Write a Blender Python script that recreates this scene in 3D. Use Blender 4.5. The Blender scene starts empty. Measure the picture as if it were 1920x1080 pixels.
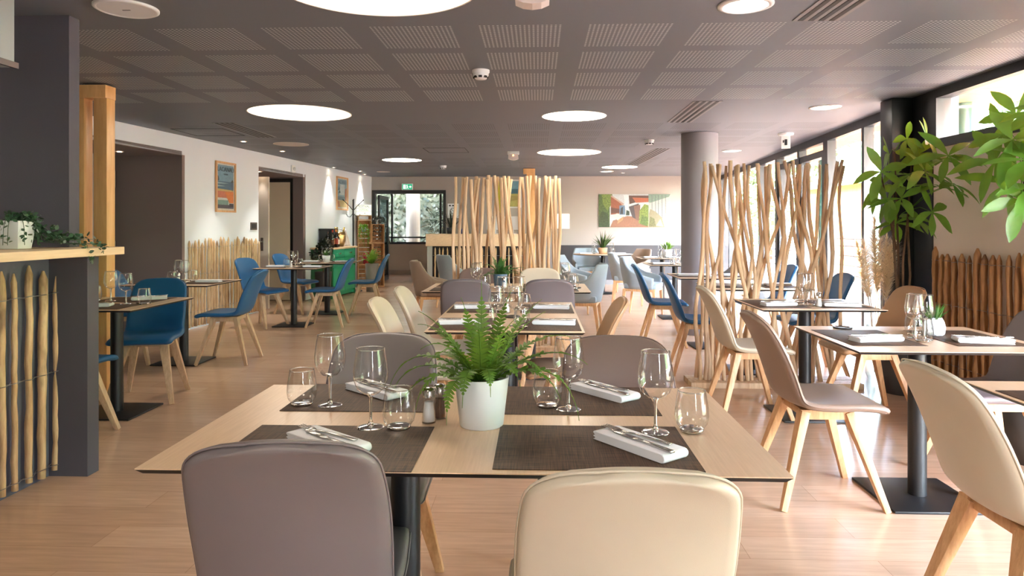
import bpy, bmesh, math, random
from math import sin, cos, pi, radians as R, sqrt, atan2
from mathutils import Vector, Matrix, noise
random.seed(7)
SC = bpy.context.scene
COL = SC.collection

# ------------------------------------------------------------------ camera
TH = R(2.146)          # the room's grid runs slightly to the right of the view axis
EYE, CEIL = 1.28, 2.38
cam = bpy.data.cameras.new('camera'); co = bpy.data.objects.new('camera', cam); COL.objects.link(co)
cam.sensor_width = 36; cam.lens = 24.0; cam.shift_y = -116/1920
cam.clip_start = .05; cam.clip_end = 300
co.location = (0, 0, EYE); co.rotation_euler = (pi/2, 0, TH)
SC.camera = co
def C(x, z):           # metres right of / ahead of the camera -> room coordinates
    return (x*cos(TH)-z*sin(TH), x*sin(TH)+z*cos(TH))

# ------------------------------------------------------------------ world and exposure
w = bpy.data.worlds.new('world'); SC.world = w; w.use_nodes = True
nt = w.node_tree; bg = nt.nodes['Background']
sky = nt.nodes.new('ShaderNodeTexSky'); sky.sky_type = 'NISHITA'; sky.sun_disc = False
sky.sun_elevation = R(50); sky.sun_rotation = R(200); sky.dust_density = 3.0; sky.air_density = 1.0
hs = nt.nodes.new('ShaderNodeHueSaturation'); hs.inputs['Saturation'].default_value = .75
nt.links.new(sky.outputs[0], hs.inputs['Color']); nt.links.new(hs.outputs[0], bg.inputs[0])
bg.inputs[1].default_value = 11.5
SC.view_settings.view_transform = 'Standard'; SC.view_settings.look = 'None'
SC.view_settings.gamma = 1; SC.view_settings.use_curve_mapping = False
SC.view_settings.exposure = 1.0
SC.cycles.max_bounces = 12; SC.cycles.diffuse_bounces = 5; SC.cycles.transparent_max_bounces = 24
SC.cycles.transmission_bounces = 10; SC.cycles.glossy_bounces = 5
SC.cycles.sample_clamp_indirect = 6; SC.cycles.caustics_refractive = False; SC.cycles.caustics_reflective = False
LAMP_E = 12.0           # radiance of the round ceiling lamps
SPOT_W = 40.0          # small recessed spots

def portal(loc, rot, sx, sy):
    l = bpy.data.lights.new('window_portal', 'AREA'); l.shape = 'RECTANGLE'; l.size = sx; l.size_y = sy
    l.cycles.is_portal = True
    o = bpy.data.objects.new('window_portal', l); COL.objects.link(o); o.location = loc; o.rotation_euler = rot
portal((3.30+.082*4.5+.12, 10.5, 1.2), (0, R(90), -math.atan(.082)), 2.4, 9.3)
portal((3.24, 4.5, 2.15), (0, R(90), 0), .45, 2.6)
portal((3.24, 1.6, 1.2), (0, R(90), 0), 2.2, 2.7)
portal((1.7, -2.37, 1.05), (R(90), 0, 0), .4, 2.1)

# ------------------------------------------------------------------ materials
def S(c):              # sRGB 0-255 -> linear
    return tuple(((v/255)/12.92 if v/255 <= .04045 else ((v/255+.055)/1.055)**2.4) for v in c)+(1,)
_m = {}
def mat(name, c, rough=.5, metal=0, emit=0, bump=0, bscale=200, var=0, vscale=8, sheen=0, spec=.5, coat=0, sub=0):
    if name in _m: return _m[name]
    m = bpy.data.materials.new(name); m.use_nodes = True; n = m.node_tree; b = n.nodes['Principled BSDF']
    b.inputs['Base Color'].default_value = S(c); b.inputs['Roughness'].default_value = rough
    b.inputs['Metallic'].default_value = metal; b.inputs['Specular IOR Level'].default_value = spec
    if sheen: b.inputs['Sheen Weight'].default_value = sheen
    if coat: b.inputs['Coat Weight'].default_value = coat
    if emit: b.inputs['Emission Color'].default_value = S(c); b.inputs['Emission Strength'].default_value = emit
    if var or bump: tc = n.nodes.new('ShaderNodeTexCoord')
    if var:
        t = n.nodes.new('ShaderNodeTexNoise'); t.inputs['Scale'].default_value = vscale; t.inputs['Detail'].default_value = 5
        n.links.new(tc.outputs['Object'], t.inputs['Vector'])
        r = n.nodes.new('ShaderNodeMapRange'); r.inputs['From Min'].default_value = .3; r.inputs['From Max'].default_value = .7
        r.inputs['To Min'].default_value = 1-var; r.inputs['To Max'].default_value = 1+var
        n.links.new(t.outputs['Fac'], r.inputs['Value'])
        h = n.nodes.new('ShaderNodeHueSaturation'); h.inputs['Color'].default_value = S(c)
        n.links.new(r.outputs[0], h.inputs['Value']); n.links.new(h.outputs[0], b.inputs['Base Color'])
    if bump:
        t = n.nodes.new('ShaderNodeTexNoise'); t.inputs['Scale'].default_value = bscale; t.inputs['Detail'].default_value = 3
        n.links.new(tc.outputs['Object'], t.inputs['Vector'])
        bp = n.nodes.new('ShaderNodeBump'); bp.inputs['Strength'].default_value = bump; bp.inputs['Distance'].default_value = .002
        n.links.new(t.outputs['Fac'], bp.inputs['Height']); n.links.new(bp.outputs[0], b.inputs['Normal'])
    _m[name] = m; return m
def wood(name, c1, c2, scale=(6, 6, 1), rough=.45, knots=0, detail=6, lo=.35, hi=.65, coat=0):
    if name in _m: return _m[name]
    m = bpy.data.materials.new(name); m.use_nodes = True; n = m.node_tree; b = n.nodes['Principled BSDF']
    tc = n.nodes.new('ShaderNodeTexCoord'); mp = n.nodes.new('ShaderNodeMapping'); mp.inputs['Scale'].default_value = scale
    n.links.new(tc.outputs['Object'], mp.inputs[0])
    t = n.nodes.new('ShaderNodeTexNoise'); t.inputs['Scale'].default_value = 4; t.inputs['Detail'].default_value = detail
    t.inputs['Roughness'].default_value = .65; n.links.new(mp.outputs[0], t.inputs['Vector'])
    r = n.nodes.new('ShaderNodeValToRGB'); r.color_ramp.elements[0].position = lo; r.color_ramp.elements[1].position = hi
    r.color_ramp.elements[0].color = S(c1); r.color_ramp.elements[1].color = S(c2)
    n.links.new(t.outputs['Fac'], r.inputs[0])
    out = r.outputs[0]
    if knots:
        t2 = n.nodes.new('ShaderNodeTexNoise'); t2.inputs['Scale'].default_value = 9; t2.inputs['Detail'].default_value = 4
        mp2 = n.nodes.new('ShaderNodeMapping'); mp2.inputs['Scale'].default_value = (1, 1, .35)
        n.links.new(tc.outputs['Object'], mp2.inputs[0]); n.links.new(mp2.outputs[0], t2.inputs['Vector'])
        r2 = n.nodes.new('ShaderNodeValToRGB'); r2.color_ramp.elements[0].position = .60; r2.color_ramp.elements[1].position = .70
        r2.color_ramp.elements[0].color = (0, 0, 0, 1); r2.color_ramp.elements[1].color = (knots, knots, knots, 1)
        n.links.new(t2.outputs['Fac'], r2.inputs[0])
        mx = n.nodes.new('ShaderNodeMix'); mx.data_type = 'RGBA'; mx.inputs[7].default_value = S((70, 42, 26))
        n.links.new(r2.outputs[0], mx.inputs[0]); n.links.new(out, mx.inputs[6]); out = mx.outputs[2]
    n.links.new(out, b.inputs['Base Color']); b.inputs['Roughness'].default_value = rough
    if coat: b.inputs['Coat Weight'].default_value = coat; b.inputs['Coat Roughness'].default_value = .25
    _m[name] = m; return m
def pane_mat(name, tint=(1, 1, 1), refl=.5, rough=0.0, power=4.0, base=.035):
    # thin clear sheet: see-through head on, mirror at grazing angles
    if name in _m: return _m[name]
    m = bpy.data.materials.new(name); m.use_nodes = True; n = m.node_tree; n.nodes.clear()
    o = n.nodes.new('ShaderNodeOutputMaterial'); tr = n.nodes.new('ShaderNodeBsdfTransparent'); gl = n.nodes.new('ShaderNodeBsdfGlossy')
    tr.inputs[0].default_value = tuple(tint)+(1,); gl.inputs['Roughness'].default_value = rough
    fr = n.nodes.new('ShaderNodeLayerWeight'); pw = n.nodes.new('ShaderNodeMath'); pw.operation = 'POWER'; pw.inputs[1].default_value = power
    n.links.new(fr.outputs['Facing'], pw.inputs[0])
    mu = n.nodes.new('ShaderNodeMath'); mu.operation = 'MULTIPLY_ADD'; mu.inputs[1].default_value = refl; mu.inputs[2].default_value = base; mu.use_clamp = True
    n.links.new(pw.outputs[0], mu.inputs[0])
    mx = n.nodes.new('ShaderNodeMixShader'); n.links.new(mu.outputs[0], mx.inputs[0]); n.links.new(tr.outputs[0], mx.inputs[1]); n.links.new(gl.outputs[0], mx.inputs[2])
    n.links.new(mx.outputs[0], o.inputs[0]); _m[name] = m; return m
def glass_mat():
    if 'clear_glass' in _m: return _m['clear_glass']
    m = bpy.data.materials.new('clear_glass'); m.use_nodes = True; n = m.node_tree; n.nodes.clear()
    o = n.nodes.new('ShaderNodeOutputMaterial'); g = n.nodes.new('ShaderNodeBsdfGlass'); g.inputs['IOR'].default_value = 1.45
    n.links.new(g.outputs[0], o.inputs[0]); _m['clear_glass'] = m; return m

M_white = mat('white_paint', (228, 237, 248), .7, bump=.1, bscale=150)
M_back = mat('greige_paint', (168, 161, 155), .8)
M_dark = mat('dark_taupe_paint', (122, 108, 108), .75, bump=.15, bscale=120)
M_char = mat('charcoal_paint', (76, 74, 84), .7, bump=.25, bscale=160)
M_char2 = mat('grey_blue_paint', (92, 94, 108), .7, bump=.2, bscale=160)
M_black = mat('black_metal', (20, 20, 22), .45, spec=.5)
M_frame = mat('anthracite_frame', (38, 40, 44), .4)
M_plastic = mat('white_plastic', (236, 240, 244), .4)
M_cer = mat('white_ceramic', (226, 230, 234), .35)
M_napkin = mat('white_linen', (232, 232, 236), .9, bump=.3, bscale=500)
M_steel = mat('steel', (200, 195, 190), .18, 1)
M_leg = wood('beech_leg', (196, 148, 104), (222, 178, 132), (14, 14, 1.5), .45)
M_legp = wood('pale_oak_leg', (188, 158, 126), (212, 184, 152), (14, 14, 1.5), .5)
M_top = wood('light_oak_laminate', (210, 178, 146), (222, 191, 160), (40, 1.6, 4), .3, coat=.15)
M_bar = wood('pale_oak', (222, 192, 158), (236, 208, 176), (4, 1, 14), .5)
M_timber = wood('varnished_timber', (212, 158, 98), (232, 184, 124), (5, 5, .6), .4)
M_drift = wood('driftwood', (204, 168, 130), (232, 204, 170), (8, 8, .8), .7, knots=.35)
M_drift2 = wood('grey_driftwood', (184, 152, 122), (216, 188, 156), (8, 8, .8), .7, knots=.45)
M_pale = wood('chestnut_paling', (184, 148, 108), (220, 190, 150), (9, 9, 1), .7, knots=.6)
M_palr = wood('red_chestnut_paling', (136, 92, 56), (186, 136, 88), (9, 9, 1), .65, knots=.7)
M_crate = wood('crate_pine', (182, 130, 84), (214, 166, 118), (5, 5, 1.2), .7, knots=.3)
M_wire = mat('galvanised_wire', (150, 150, 152), .4, .8)
M_leafd = mat('dark_leaf', (24, 38, 24), .45, var=.35, vscale=30)
M_leaf = mat('green_leaf', (84, 134, 50), .4, var=.3, vscale=12)
M_fern = mat('fern_leaf', (88, 128, 44), .5, var=.35, vscale=9)
M_fern2 = mat('deep_fern_leaf', (58, 98, 48), .5, var=.3, vscale=9)
M_palm = mat('grey_green_blade', (66, 90, 46), .5, var=.3, vscale=15)
M_bark = mat('brown_bark', (88, 66, 46), .8, var=.3, vscale=20)
M_soil = mat('dark_soil', (38, 30, 24), .95)
M_pane = pane_mat('window_pane', (.97, .98, .98), .5)
M_thin = pane_mat('thin_glass', (.985, .988, .99), .8, 0, 2.2, .06)
M_glass = glass_mat()

def leafy(m, c, f=.4):
    n = m.node_tree; b = n.nodes['Principled BSDF']; o = [x for x in n.nodes if x.type == 'OUTPUT_MATERIAL'][0]
    t = n.nodes.new('ShaderNodeBsdfTranslucent'); t.inputs[0].default_value = S(c); mx = n.nodes.new('ShaderNodeMixShader'); mx.inputs[0].default_value = f
    n.links.new(b.outputs[0], mx.inputs[1]); n.links.new(t.outputs[0], mx.inputs[2]); n.links.new(mx.outputs[0], o.inputs[0])
leafy(M_leaf, (150, 190, 60)); leafy(M_fern, (140, 170, 50), .3); leafy(M_fern2, (110, 160, 60), .3)
def leather(name, c): return mat(name, c, .42, bump=.12, bscale=600, var=.04, vscale=5)
L_mauve = leather('mauve_leather', (116, 106, 108)); L_taupe = leather('taupe_leather', (146, 122, 108))
L_cream = leather('cream_leather', (198, 186, 166)); L_tan = leather('tan_leather', (184, 146, 110))
L_blue = leather('blue_leather', (24, 86, 134)); L_brown = leather('brown_leather', (108, 88, 80))
F_grey = mat('grey_blue_fabric', (150, 162, 170), .9, bump=.4, bscale=700, sheen=.2)
F_taupe = mat('taupe_fabric', (150, 130, 114), .9, bump=.4, bscale=700, sheen=.2)

# floor boards run across the view
def floor_mat():
    m = bpy.data.materials.new('oak_boards'); m.use_nodes = True; n = m.node_tree; b = n.nodes['Principled BSDF']
    tc = n.nodes.new('ShaderNodeTexCoord')
    br = n.nodes.new('ShaderNodeTexBrick'); br.offset = .37; br.inputs['Scale'].default_value = 1
    br.inputs['Brick Width'].default_value = 1.3; br.inputs['Row Height'].default_value = .19
    br.inputs['Mortar Size'].default_value = .0015; br.inputs['Mortar Smooth'].default_value = .3
    br.inputs['Color1'].default_value = S((192, 157, 130)); br.inputs['Color2'].default_value = S((203, 169, 142)); br.inputs['Mortar'].default_value = S((168, 134, 108))
    n.links.new(tc.outputs['Object'], br.inputs['Vector'])
    mp = n.nodes.new('ShaderNodeMapping'); mp.inputs['Scale'].default_value = (1.2, 14, 1); n.links.new(tc.outputs['Object'], mp.inputs[0])
    t = n.nodes.new('ShaderNodeTexNoise'); t.inputs['Scale'].default_value = 3; t.inputs['Detail'].default_value = 8; t.inputs['Roughness'].default_value = .6
    n.links.new(mp.outputs[0], t.inputs['Vector'])
    r = n.nodes.new('ShaderNodeMapRange'); r.inputs['From Min'].default_value = .3; r.inputs['From Max'].default_value = .7
    r.inputs['To Min'].default_value = .86; r.inputs['To Max'].default_value = 1.1; n.links.new(t.outputs['Fac'], r.inputs['Value'])
    h = n.nodes.new('ShaderNodeHueSaturation'); n.links.new(br.outputs['Color'], h.inputs['Color']); n.links.new(r.outputs[0], h.inputs['Value'])
    n.links.new(h.outputs[0], b.inputs['Base Color']); b.inputs['Roughness'].default_value = .22; b.inputs['Specular IOR Level'].default_value = .7
    return m
# dark ceiling whose panels carry a square pattern of perforations
def ceil_mat():
    m = bpy.data.materials.new('perforated_ceiling'); m.use_nodes = True; n = m.node_tree; b = n.nodes['Principled BSDF']
    tc = n.nodes.new('ShaderNodeTexCoord'); sx = n.nodes.new('ShaderNodeSeparateXYZ'); n.links.new(tc.outputs['Object'], sx.inputs[0])
    def mth(op, a, bb=None, cc=None):
        k = n.nodes.new('ShaderNodeMath'); k.operation = op
        for i, v in enumerate((a, bb, cc)):
            if v is None: continue
            if isinstance(v, (int, float)): k.inputs[i].default_value = v
            else: n.links.new(v, k.inputs[i])
        return k.outputs[0]
    x, y = sx.outputs[0], sx.outputs[1]
    hp = .467/19
    def axis(v, o, pitch):
        u = mth('SUBTRACT', v, o); f = mth('FLOORED_MODULO', u, pitch)
        ins = mth('LESS_THAN', f, .467)
        g = mth('SUBTRACT', mth('FLOORED_MODULO', f, hp), hp/2)
        return ins, mth('MULTIPLY', g, g)
    def group(yo, rows):
        ix, gx = axis(x, -.33, .607); iy, gy = axis(y, yo, .592)
        band = mth('MULTIPLY', mth('GREATER_THAN', y, yo), mth('LESS_THAN', y, yo+.592*rows))
        hole = mth('LESS_THAN', mth('ADD', gx, gy), .0062**2)
        lim = mth('MULTIPLY', mth('GREATER_THAN', x, -3.97), mth('LESS_THAN', x, 3.31))
        return mth('MULTIPLY', mth('MULTIPLY', mth('MULTIPLY', ix, iy), mth('MULTIPLY', band, hole)), lim)
    near = group(3.73, 4); far = mth('MAXIMUM', group(7.33, 4), group(11.0, 3))
    m1 = n.nodes.new('ShaderNodeMix'); m1.data_type = 'RGBA'; m1.inputs[6].default_value = S((106, 111, 121)); m1.inputs[7].default_value = S((196, 200, 206))
    m2 = n.nodes.new('ShaderNodeMix'); m2.data_type = 'RGBA'; m2.inputs[7].default_value = S((48, 46, 48))
    n.links.new(near, m1.inputs[0]); n.links.new(m1.outputs[2], m2.inputs[6]); n.links.new(far, m2.inputs[0])
    n.links.new(m2.outputs[2], b.inputs['Base Color']); b.inputs['Roughness'].default_value = .55
    return m
def weave_mat():
    m = bpy.data.materials.new('woven_vinyl'); m.use_nodes = True; n = m.node_tree; b = n.nodes['Principled BSDF']
    tc = n.nodes.new('ShaderNodeTexCoord')
    def wv(ax, sc):
        mp = n.nodes.new('ShaderNodeMapping'); mp.inputs['Scale'].default_value = sc; n.links.new(tc.outputs['Object'], mp.inputs[0])
        t = n.nodes.new('ShaderNodeTexNoise'); t.inputs['Scale'].default_value = 1; t.inputs['Detail'].default_value = 2; n.links.new(mp.outputs[0], t.inputs['Vector']); return t.outputs['Fac']
    a = wv(0, (420, 9, 1)); c = wv(1, (12, 300, 1))
    ad = n.nodes.new('ShaderNodeMath'); ad.operation = 'ADD'; n.links.new(a, ad.inputs[0]); n.links.new(c, ad.inputs[1])
    r = n.nodes.new('ShaderNodeValToRGB'); r.color_ramp.elements[0].position = .38; r.color_ramp.elements[1].position = .62
    r.color_ramp.elements[0].color = S((36, 25, 19)); r.color_ramp.elements[1].color = S((98, 72, 52))
    hf = n.nodes.new('ShaderNodeMath'); hf.operation = 'MULTIPLY'; hf.inputs[1].default_value = .5; n.links.new(ad.outputs[0], hf.inputs[0])
    n.links.new(hf.outputs[0], r.inputs[0]); n.links.new(r.outputs[0], b.inputs['Base Color']); b.inputs['Roughness'].default_value = .55; b.inputs['Specular IOR Level'].default_value = .35
    bp = n.nodes.new('ShaderNodeBump'); bp.inputs['Strength'].default_value = .5; bp.inputs['Distance'].default_value = .001
    n.links.new(hf.outputs[0], bp.inputs['Height']); n.links.new(bp.outputs[0], b.inputs['Normal']); return m
M_floor = floor_mat(); M_ceil = ceil_mat(); M_mat = weave_mat()

# ------------------------------------------------------------------ mesh helpers
class MB:
    def __init__(s): s.v = []; s.f = []; s.mi = []; s.sm = []
    def add(s, vs, fs, mi=0, smooth=True):
        o = len(s.v); s.v += [tuple(v) for v in vs]
        for f in fs: s.f.append([i+o for i in f]); s.mi.append(mi); s.sm.append(smooth)
    def box(s, x0, x1, y0, y1, z0, z1, mi=0, M=None):
        vs = [Vector(p) for p in ((x0,y0,z0),(x1,y0,z0),(x1,y1,z0),(x0,y1,z0),(x0,y0,z1),(x1,y0,z1),(x1,y1,z1),(x0,y1,z1))]
        if M: vs = [M @ v for v in vs]
        s.add(vs, [(0,3,2,1),(4,5,6,7),(0,1,5,4),(1,2,6,5),(2,3,7,6),(3,0,4,7)], mi, False)
    def bar(s, p, q, w0, d0, w1, d1, mi=0, up=(0,1,0)):      # tapered rectangular bar
        p, q = Vector(p), Vector(q); t = (q-p).normalized(); a = t.cross(Vector(up)).normalized(); b = a.cross(t)
        vs = []
        for c, w_, d_ in ((p, w0, d0), (q, w1, d1)):
            for i, j in ((-1,-1),(1,-1),(1,1),(-1,1)): vs.append(c+a*i*w_/2+b*j*d_/2)
        s.add(vs, [(0,1,2,3),(7,6,5,4),(0,4,5,1),(1,5,6,2),(2,6,7,3),(3,7,4,0)], mi, False)
    def tube(s, pts, rad, n=8, mi=0, cap=True, flat=1.0):
        pts = [Vector(p) for p in pts]; N = len(pts)
        if isinstance(rad, (int, float)): rad = [rad]*N
        vs = []; ref = Vector((0,0,1))
        t0 = (pts[1]-pts[0]).normalized()
        if abs(t0.dot(ref)) > .9: ref = Vector((1,0,0))
        a = t0.cross(ref).normalized()
        for i, p in enumerate(pts):
            t = (pts[min(i+1,N-1)]-pts[max(i-1,0)]).normalized()
            a = (a-t*a.dot(t)).normalized(); b = t.cross(a)
            for k in range(n):
                g = 2*pi*k/n; vs.append(p+(a*cos(g)+b*sin(g)*flat)*rad[i])
        fs = [(i*n+k, i*n+(k+1)%n, (i+1)*n+(k+1)%n, (i+1)*n+k) for i in range(N-1) for k in range(n)]
        s.add(vs, fs, mi)
        if cap:
            o = len(s.v)-len(vs)
            s.f.append([o+k for k in range(n)][::-1]); s.mi.append(mi); s.sm.append(False)
            s.f.append([o+(N-1)*n+k for k in range(n)]); s.mi.append(mi); s.sm.append(False)
    def lathe(s, prof, n=24, mi=0, c=(0,0), close=False, M=None):
        vs = []; m = len(prof)
        for r, z in prof:
            for k in range(n):
                g = 2*pi*k/n; v = Vector((c[0]+r*cos(g), c[1]+r*sin(g), z)); vs.append(M @ v if M else v)
        rng = m if close else m-1
        s.add(vs, [(i*n+k, i*n+(k+1)%n, ((i+1)%m)*n+(k+1)%n, ((i+1)%m)*n+k) for i in range(rng) for k in range(n)], mi)
    def poly(s, pts, mi=0, smooth=False): s.add(pts, [tuple(range(len(pts)))], mi, smooth)
    def build(s, name, mats, parent=None, smooth=None, bevel=0, merge=False):
        me = bpy.data.meshes.new(name); me.from_pydata(s.v, [], s.f)
        if not isinstance(mats, (list, tuple)): mats = [mats]
        for m in mats: me.materials.append(m)
        me.polygons.foreach_set('material_index', s.mi)
        me.polygons.foreach_set('use_smooth', s.sm if smooth is None else [smooth]*len(s.f))
        if bevel or merge:
            bm = bmesh.new(); bm.from_mesh(me)
            if merge: bmesh.ops.remove_doubles(bm, verts=bm.verts, dist=1e-5)
            if bevel:
                es = [e for e in bm.edges if len(e.link_faces) == 2 and e.calc_face_angle(0) > .6]
                bmesh.ops.bevel(bm, geom=es, offset=bevel, segments=2, affect='EDGES', profile=.6)
                for f in bm.faces: f.smooth = True
            bm.to_mesh(me); bm.free()
            if bevel: me.set_sharp_from_angle(angle=R(50))
        me.update()
        o = bpy.data.objects.new(name, me); COL.objects.link(o)
        if parent: o.parent = parent
        return o
def tag(o, label=None, cat=None, group=None, kind=None):
    if label: o['label'] = label
    if cat: o['category'] = cat
    if group: o['group'] = group
    if kind: o['kind'] = kind
    return o
def thing(name, label, cat, loc=(0,0,0), rz=0, group=None):
    o = bpy.data.objects.new(name, None); COL.objects.link(o); o.location = loc; o.rotation_euler = (0,0,rz)
    o.empty_display_size = .1
    return tag(o, label, cat, group)
def struct(name, mb, mats, parent=None, **k):
    o = mb.build(name, mats, parent, **k); o['kind'] = 'structure'; return o
def put(o, loc, rz=0, rx=0, ry=0): o.location = loc; o.rotation_euler = (rx, ry, rz); return o
KIDS = {}
def copy_tree(root, loc, rz, label, group=None, cat=None):
    r = root.copy(); COL.objects.link(r); r.location = loc; r.rotation_euler = (0,0,rz); r['label'] = label
    if group: r['group'] = group
    for ch in KIDS.setdefault(root.name, list(root.children)):
        c = ch.copy(); COL.objects.link(c); c.parent = r
        for g in KIDS.setdefault(ch.name, list(ch.children)):
            d = g.copy(); COL.objects.link(d); d.parent = c
    return r
class Kit:             # the first placement uses the model itself, later ones copy it
    def __init__(s, make): s.make = make; s.root = None
    def place(s, loc, rz, label, group=None):
        if s.root is None:
            s.root = s.make(); r = s.root
            r.location = loc; r.rotation_euler = (0,0,rz); r['label'] = label
            if group: r['group'] = group
            return r
        return copy_tree(s.root, loc, rz, label, group)
def wallM(p, ang):     # local x along the wall, z up, y away from the room
    return Matrix.Translation((p[0], p[1], 0)) @ Matrix.Rotation(ang, 4, 'Z')

# ------------------------------------------------------------------ the room shell
b = MB(); b.box(-9, 9, -4, 24, -.12, 0); struct('floor', b, M_floor)
b = MB(); b.box(-9, 3.30, -4, 15.3, CEIL, CEIL+.1)
b.poly([(3.3,5.8,CEIL),(3.3,15.3,CEIL),(4.08,15.3,CEIL),(3.36,5.8,CEIL)]); struct('ceiling', b, M_ceil)

# left wall: runs slightly inward; s = distance along it
LW0 = C(-5.052, 0); LWA = pi/2+TH-math.atan(.126)
ML = wallM(LW0, LWA)   # local x goes into the depth, local +y is behind the wall
def sL(z): return z*sqrt(1+.126**2)
def LP(z, off=0, h=0): # point beside the left wall (off metres into the room)
    v = ML @ Vector((sL(z), -off, h)); return v
s1a, s1b, s2a, s2b, sE = sL(5.9), sL(8.29), sL(10.16), sL(11.69), sL(15.26)
T = .14
b = MB()
b.box(sL(-4.2), s1a, 0, T, 0, CEIL, M=ML); b.box(s1a, s1b, 0, T, 2.145, CEIL, M=ML); b.box(s1b, s2a, 0, T, 0, CEIL, M=ML)
b.box(s2a, s2b, 0, T, 2.12, CEIL, M=ML); b.box(s2b, sE, 0, T, 0, CEIL, M=ML)
struct('wall_left', b, M_white)
# the two recesses
b = MB()
b.box(s1b-.004, s1b+.05, -.003, .95, 0, 2.145, M=ML); b.box(s1a-.05, s1a, 0, .95, 0, 2.145, M=ML)
b.box(s1a, s1b, 0, .95, 2.14, 2.19, M=ML)
struct('wall_recess_left', b, M_dark)
b = MB(); b.box(s1a, s1b, .90, .95, 0, 2.14, M=ML); struct('wall_recess_back', b, mat('pale_grey_paint', (176, 176, 180), .7))
d = MB(); d.box(s1b-1.02, s1b-.1, .84, .88, 0, 2.04, M=ML); d = struct('door_1', d, mat('pale_grey_door', (160, 160, 166), .5))
h_ = MB()
for z in (.3, 1.0, 1.75, 1.85): h_.box(s1b-.1, s1b-.085, .80, .84, z, z+.1, M=ML)
h_.build('hinge', M_steel, d)
g_ = MB(); g_.box(s1b-1.7, s1b-1.1, .87, .895, .9, 1.9, M=ML); tag(g_.build('notice_board', mat('pale_green_panel', (90, 140, 70), .6)), 'green panel inside the left recess behind the timber posts', 'board')
b = MB()
b.box(s2b-.004, s2b+.06, -.003, .18, 0, 2.12, M=ML); b.box(s2a, s2b, 0, 1.6, 2.115, 2.17, M=ML)
b.box(s2a-.05, s2a-.001, T, 1.6, 0, 2.17, M=ML); b.box(s2b+.06, s2b+.1, .0, 1.6, 0, 2.17, M=ML); b.box(s2a, s2b+.1, 1.6, 1.65, 0, 2.17, M=ML)
struct('wall_recess_right', b, M_dark)
b = MB(); b.box(s2b+.02, s2b+.06, .18, .24, 0, 2.1, M=ML); b.box(s2b+.02, s2b+.06, .24, 1.2, 2.04, 2.1, M=ML); struct('trim_1', b, M_black)
M_door = mat('cream_door', (222, 204, 184), .5); M_door2 = mat('beige_door', (188, 176, 164), .5)
d = MB(); d.box(s2b+.01, s2b+.05, .24, 1.1, .01, 2.035, M=ML); d = struct('door_2', d, M_door)
k = MB(); k.box(s2b-.01, s2b+.01, .92, 1.0, 1.66, 1.71, M=ML); k.build('door_sign', M_frame, d)
d = MB(); d.box(sL(10.5), sL(10.5)+.04, .02, .88, .01, 2.04, M=ML); d = struct('door_3', d, M_door2)
k = MB(); k.box(sL(10.5)-.01, sL(10.5), .1, .14, .9, 1.1, M=ML)
k.tube([ML @ Vector((sL(10.5)-.01, .12, 1.04)), ML @ Vector((sL(10.5)-.05, .12, 1.04)), ML @ Vector((sL(10.5)-.05, .25, 1.04))], .011); k.build('door_handle', M_steel, d)

# back wall with the glazed opening
YB = 15.1
xa, xb = C(-3.12, 15.2)[0], C(-1.47, 15.15)[0]
b = MB(); b.box(-4.6, xa, YB, YB+.15, 0, CEIL); b.box(xa, xb, YB, YB+.15, 2.08, CEIL); b.box(xb, 4.3, YB, YB+.15, 0, CEIL)
struct('wall_back', b, M_back)
b = MB(); b.box(xa, xa+.07, YB-.02, YB+.12, 0, 2.08); b.box(xb-.06, xb, YB-.02, YB+.12, 0, 2.08); b.box(xa+.07, xb-.06, YB-.02, YB+.12, 2.0, 2.08)
struct('trim_2', b, M_frame)
b = MB(); b.box(C(.95,15)[0], 4.2, YB-.03, YB, 0, .86); struct('trim_3', b, mat('black_wainscot', (46, 44, 47), .5))
b = MB(); b.box(C(.95,15)[0], 4.2, YB-.045, YB-.03, 0, .1); struct('baseboard_back', b, mat('grey_skirting', (120, 116, 116), .5))
# glass door leaf standing open into the hall behind
lx = xa+.09
d = MB(); d.box(lx, lx+.04, YB+.14, YB+.20, .01, 1.98); d.box(lx, lx+.04, YB+1.02, YB+1.1, .01, 1.98); d.box(lx, lx+.04, YB+.2, YB+1.02, 1.9, 1.98); d.box(lx, lx+.04, YB+.2, YB+1.02, .01, .12)
d = struct('door_4', d, M_frame); k = MB(); k.box(lx+.015, lx+.022, YB+.2, YB+1.02, .12, 1.9); k.build('glass', pane_mat('smoked_pane', (.45, .52, .56), .6), d)
k = MB(); k.tube([(lx+.08, YB+.98, .85), (lx+.08, YB+.98, 1.25)], .012); k.build('door_handle', M_steel, d)
# hall behind: low wall, long window
b = MB(); b.box(-8, 0.5, 18.0, 18.2, 0, .80); b.box(-8, .5, 18.0, 18.2, 2.2, 2.7); struct('wall_hall', b, mat('beige_render', (188, 176, 162), .8))
b = MB(); b.box(-8, .5, 17.97, 18.0, 0, .12); struct('baseboard_hall', b, mat('beige_skirting', (150, 138, 126), .6))
b = MB(); b.box(-8, .6, 15.2, 18.2, 2.39, 2.5); struct('ceiling_hall', b, mat('hall_ceiling', (150, 146, 142), .8))
wn = MB(); wn.box(-8, .5, 18.04, 18.09, .80, .86); wn.box(-8, .5, 18.04, 18.09, .96, 1.0)
for x in (-3.9, -2.6, -1.2, .3): wn.box(x, x+.05, 18.04, 18.09, .86, 2.2)
wn = struct('window_1', wn, M_frame); k = MB(); k.box(-8, .5, 18.06, 18.065, .86, 2.2); k.build('glass', M_pane, wn)
b = MB(); b.box(-8, -4.5, 15.1, 15.25, 0, 2.45); b.box(-8, -7.9, 15.2, 18.1, 0, 2.4); b.box(.5, .6, 15.2, 18.1, 0, 2.4); struct('wall_hall_side', b, M_back)

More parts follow.
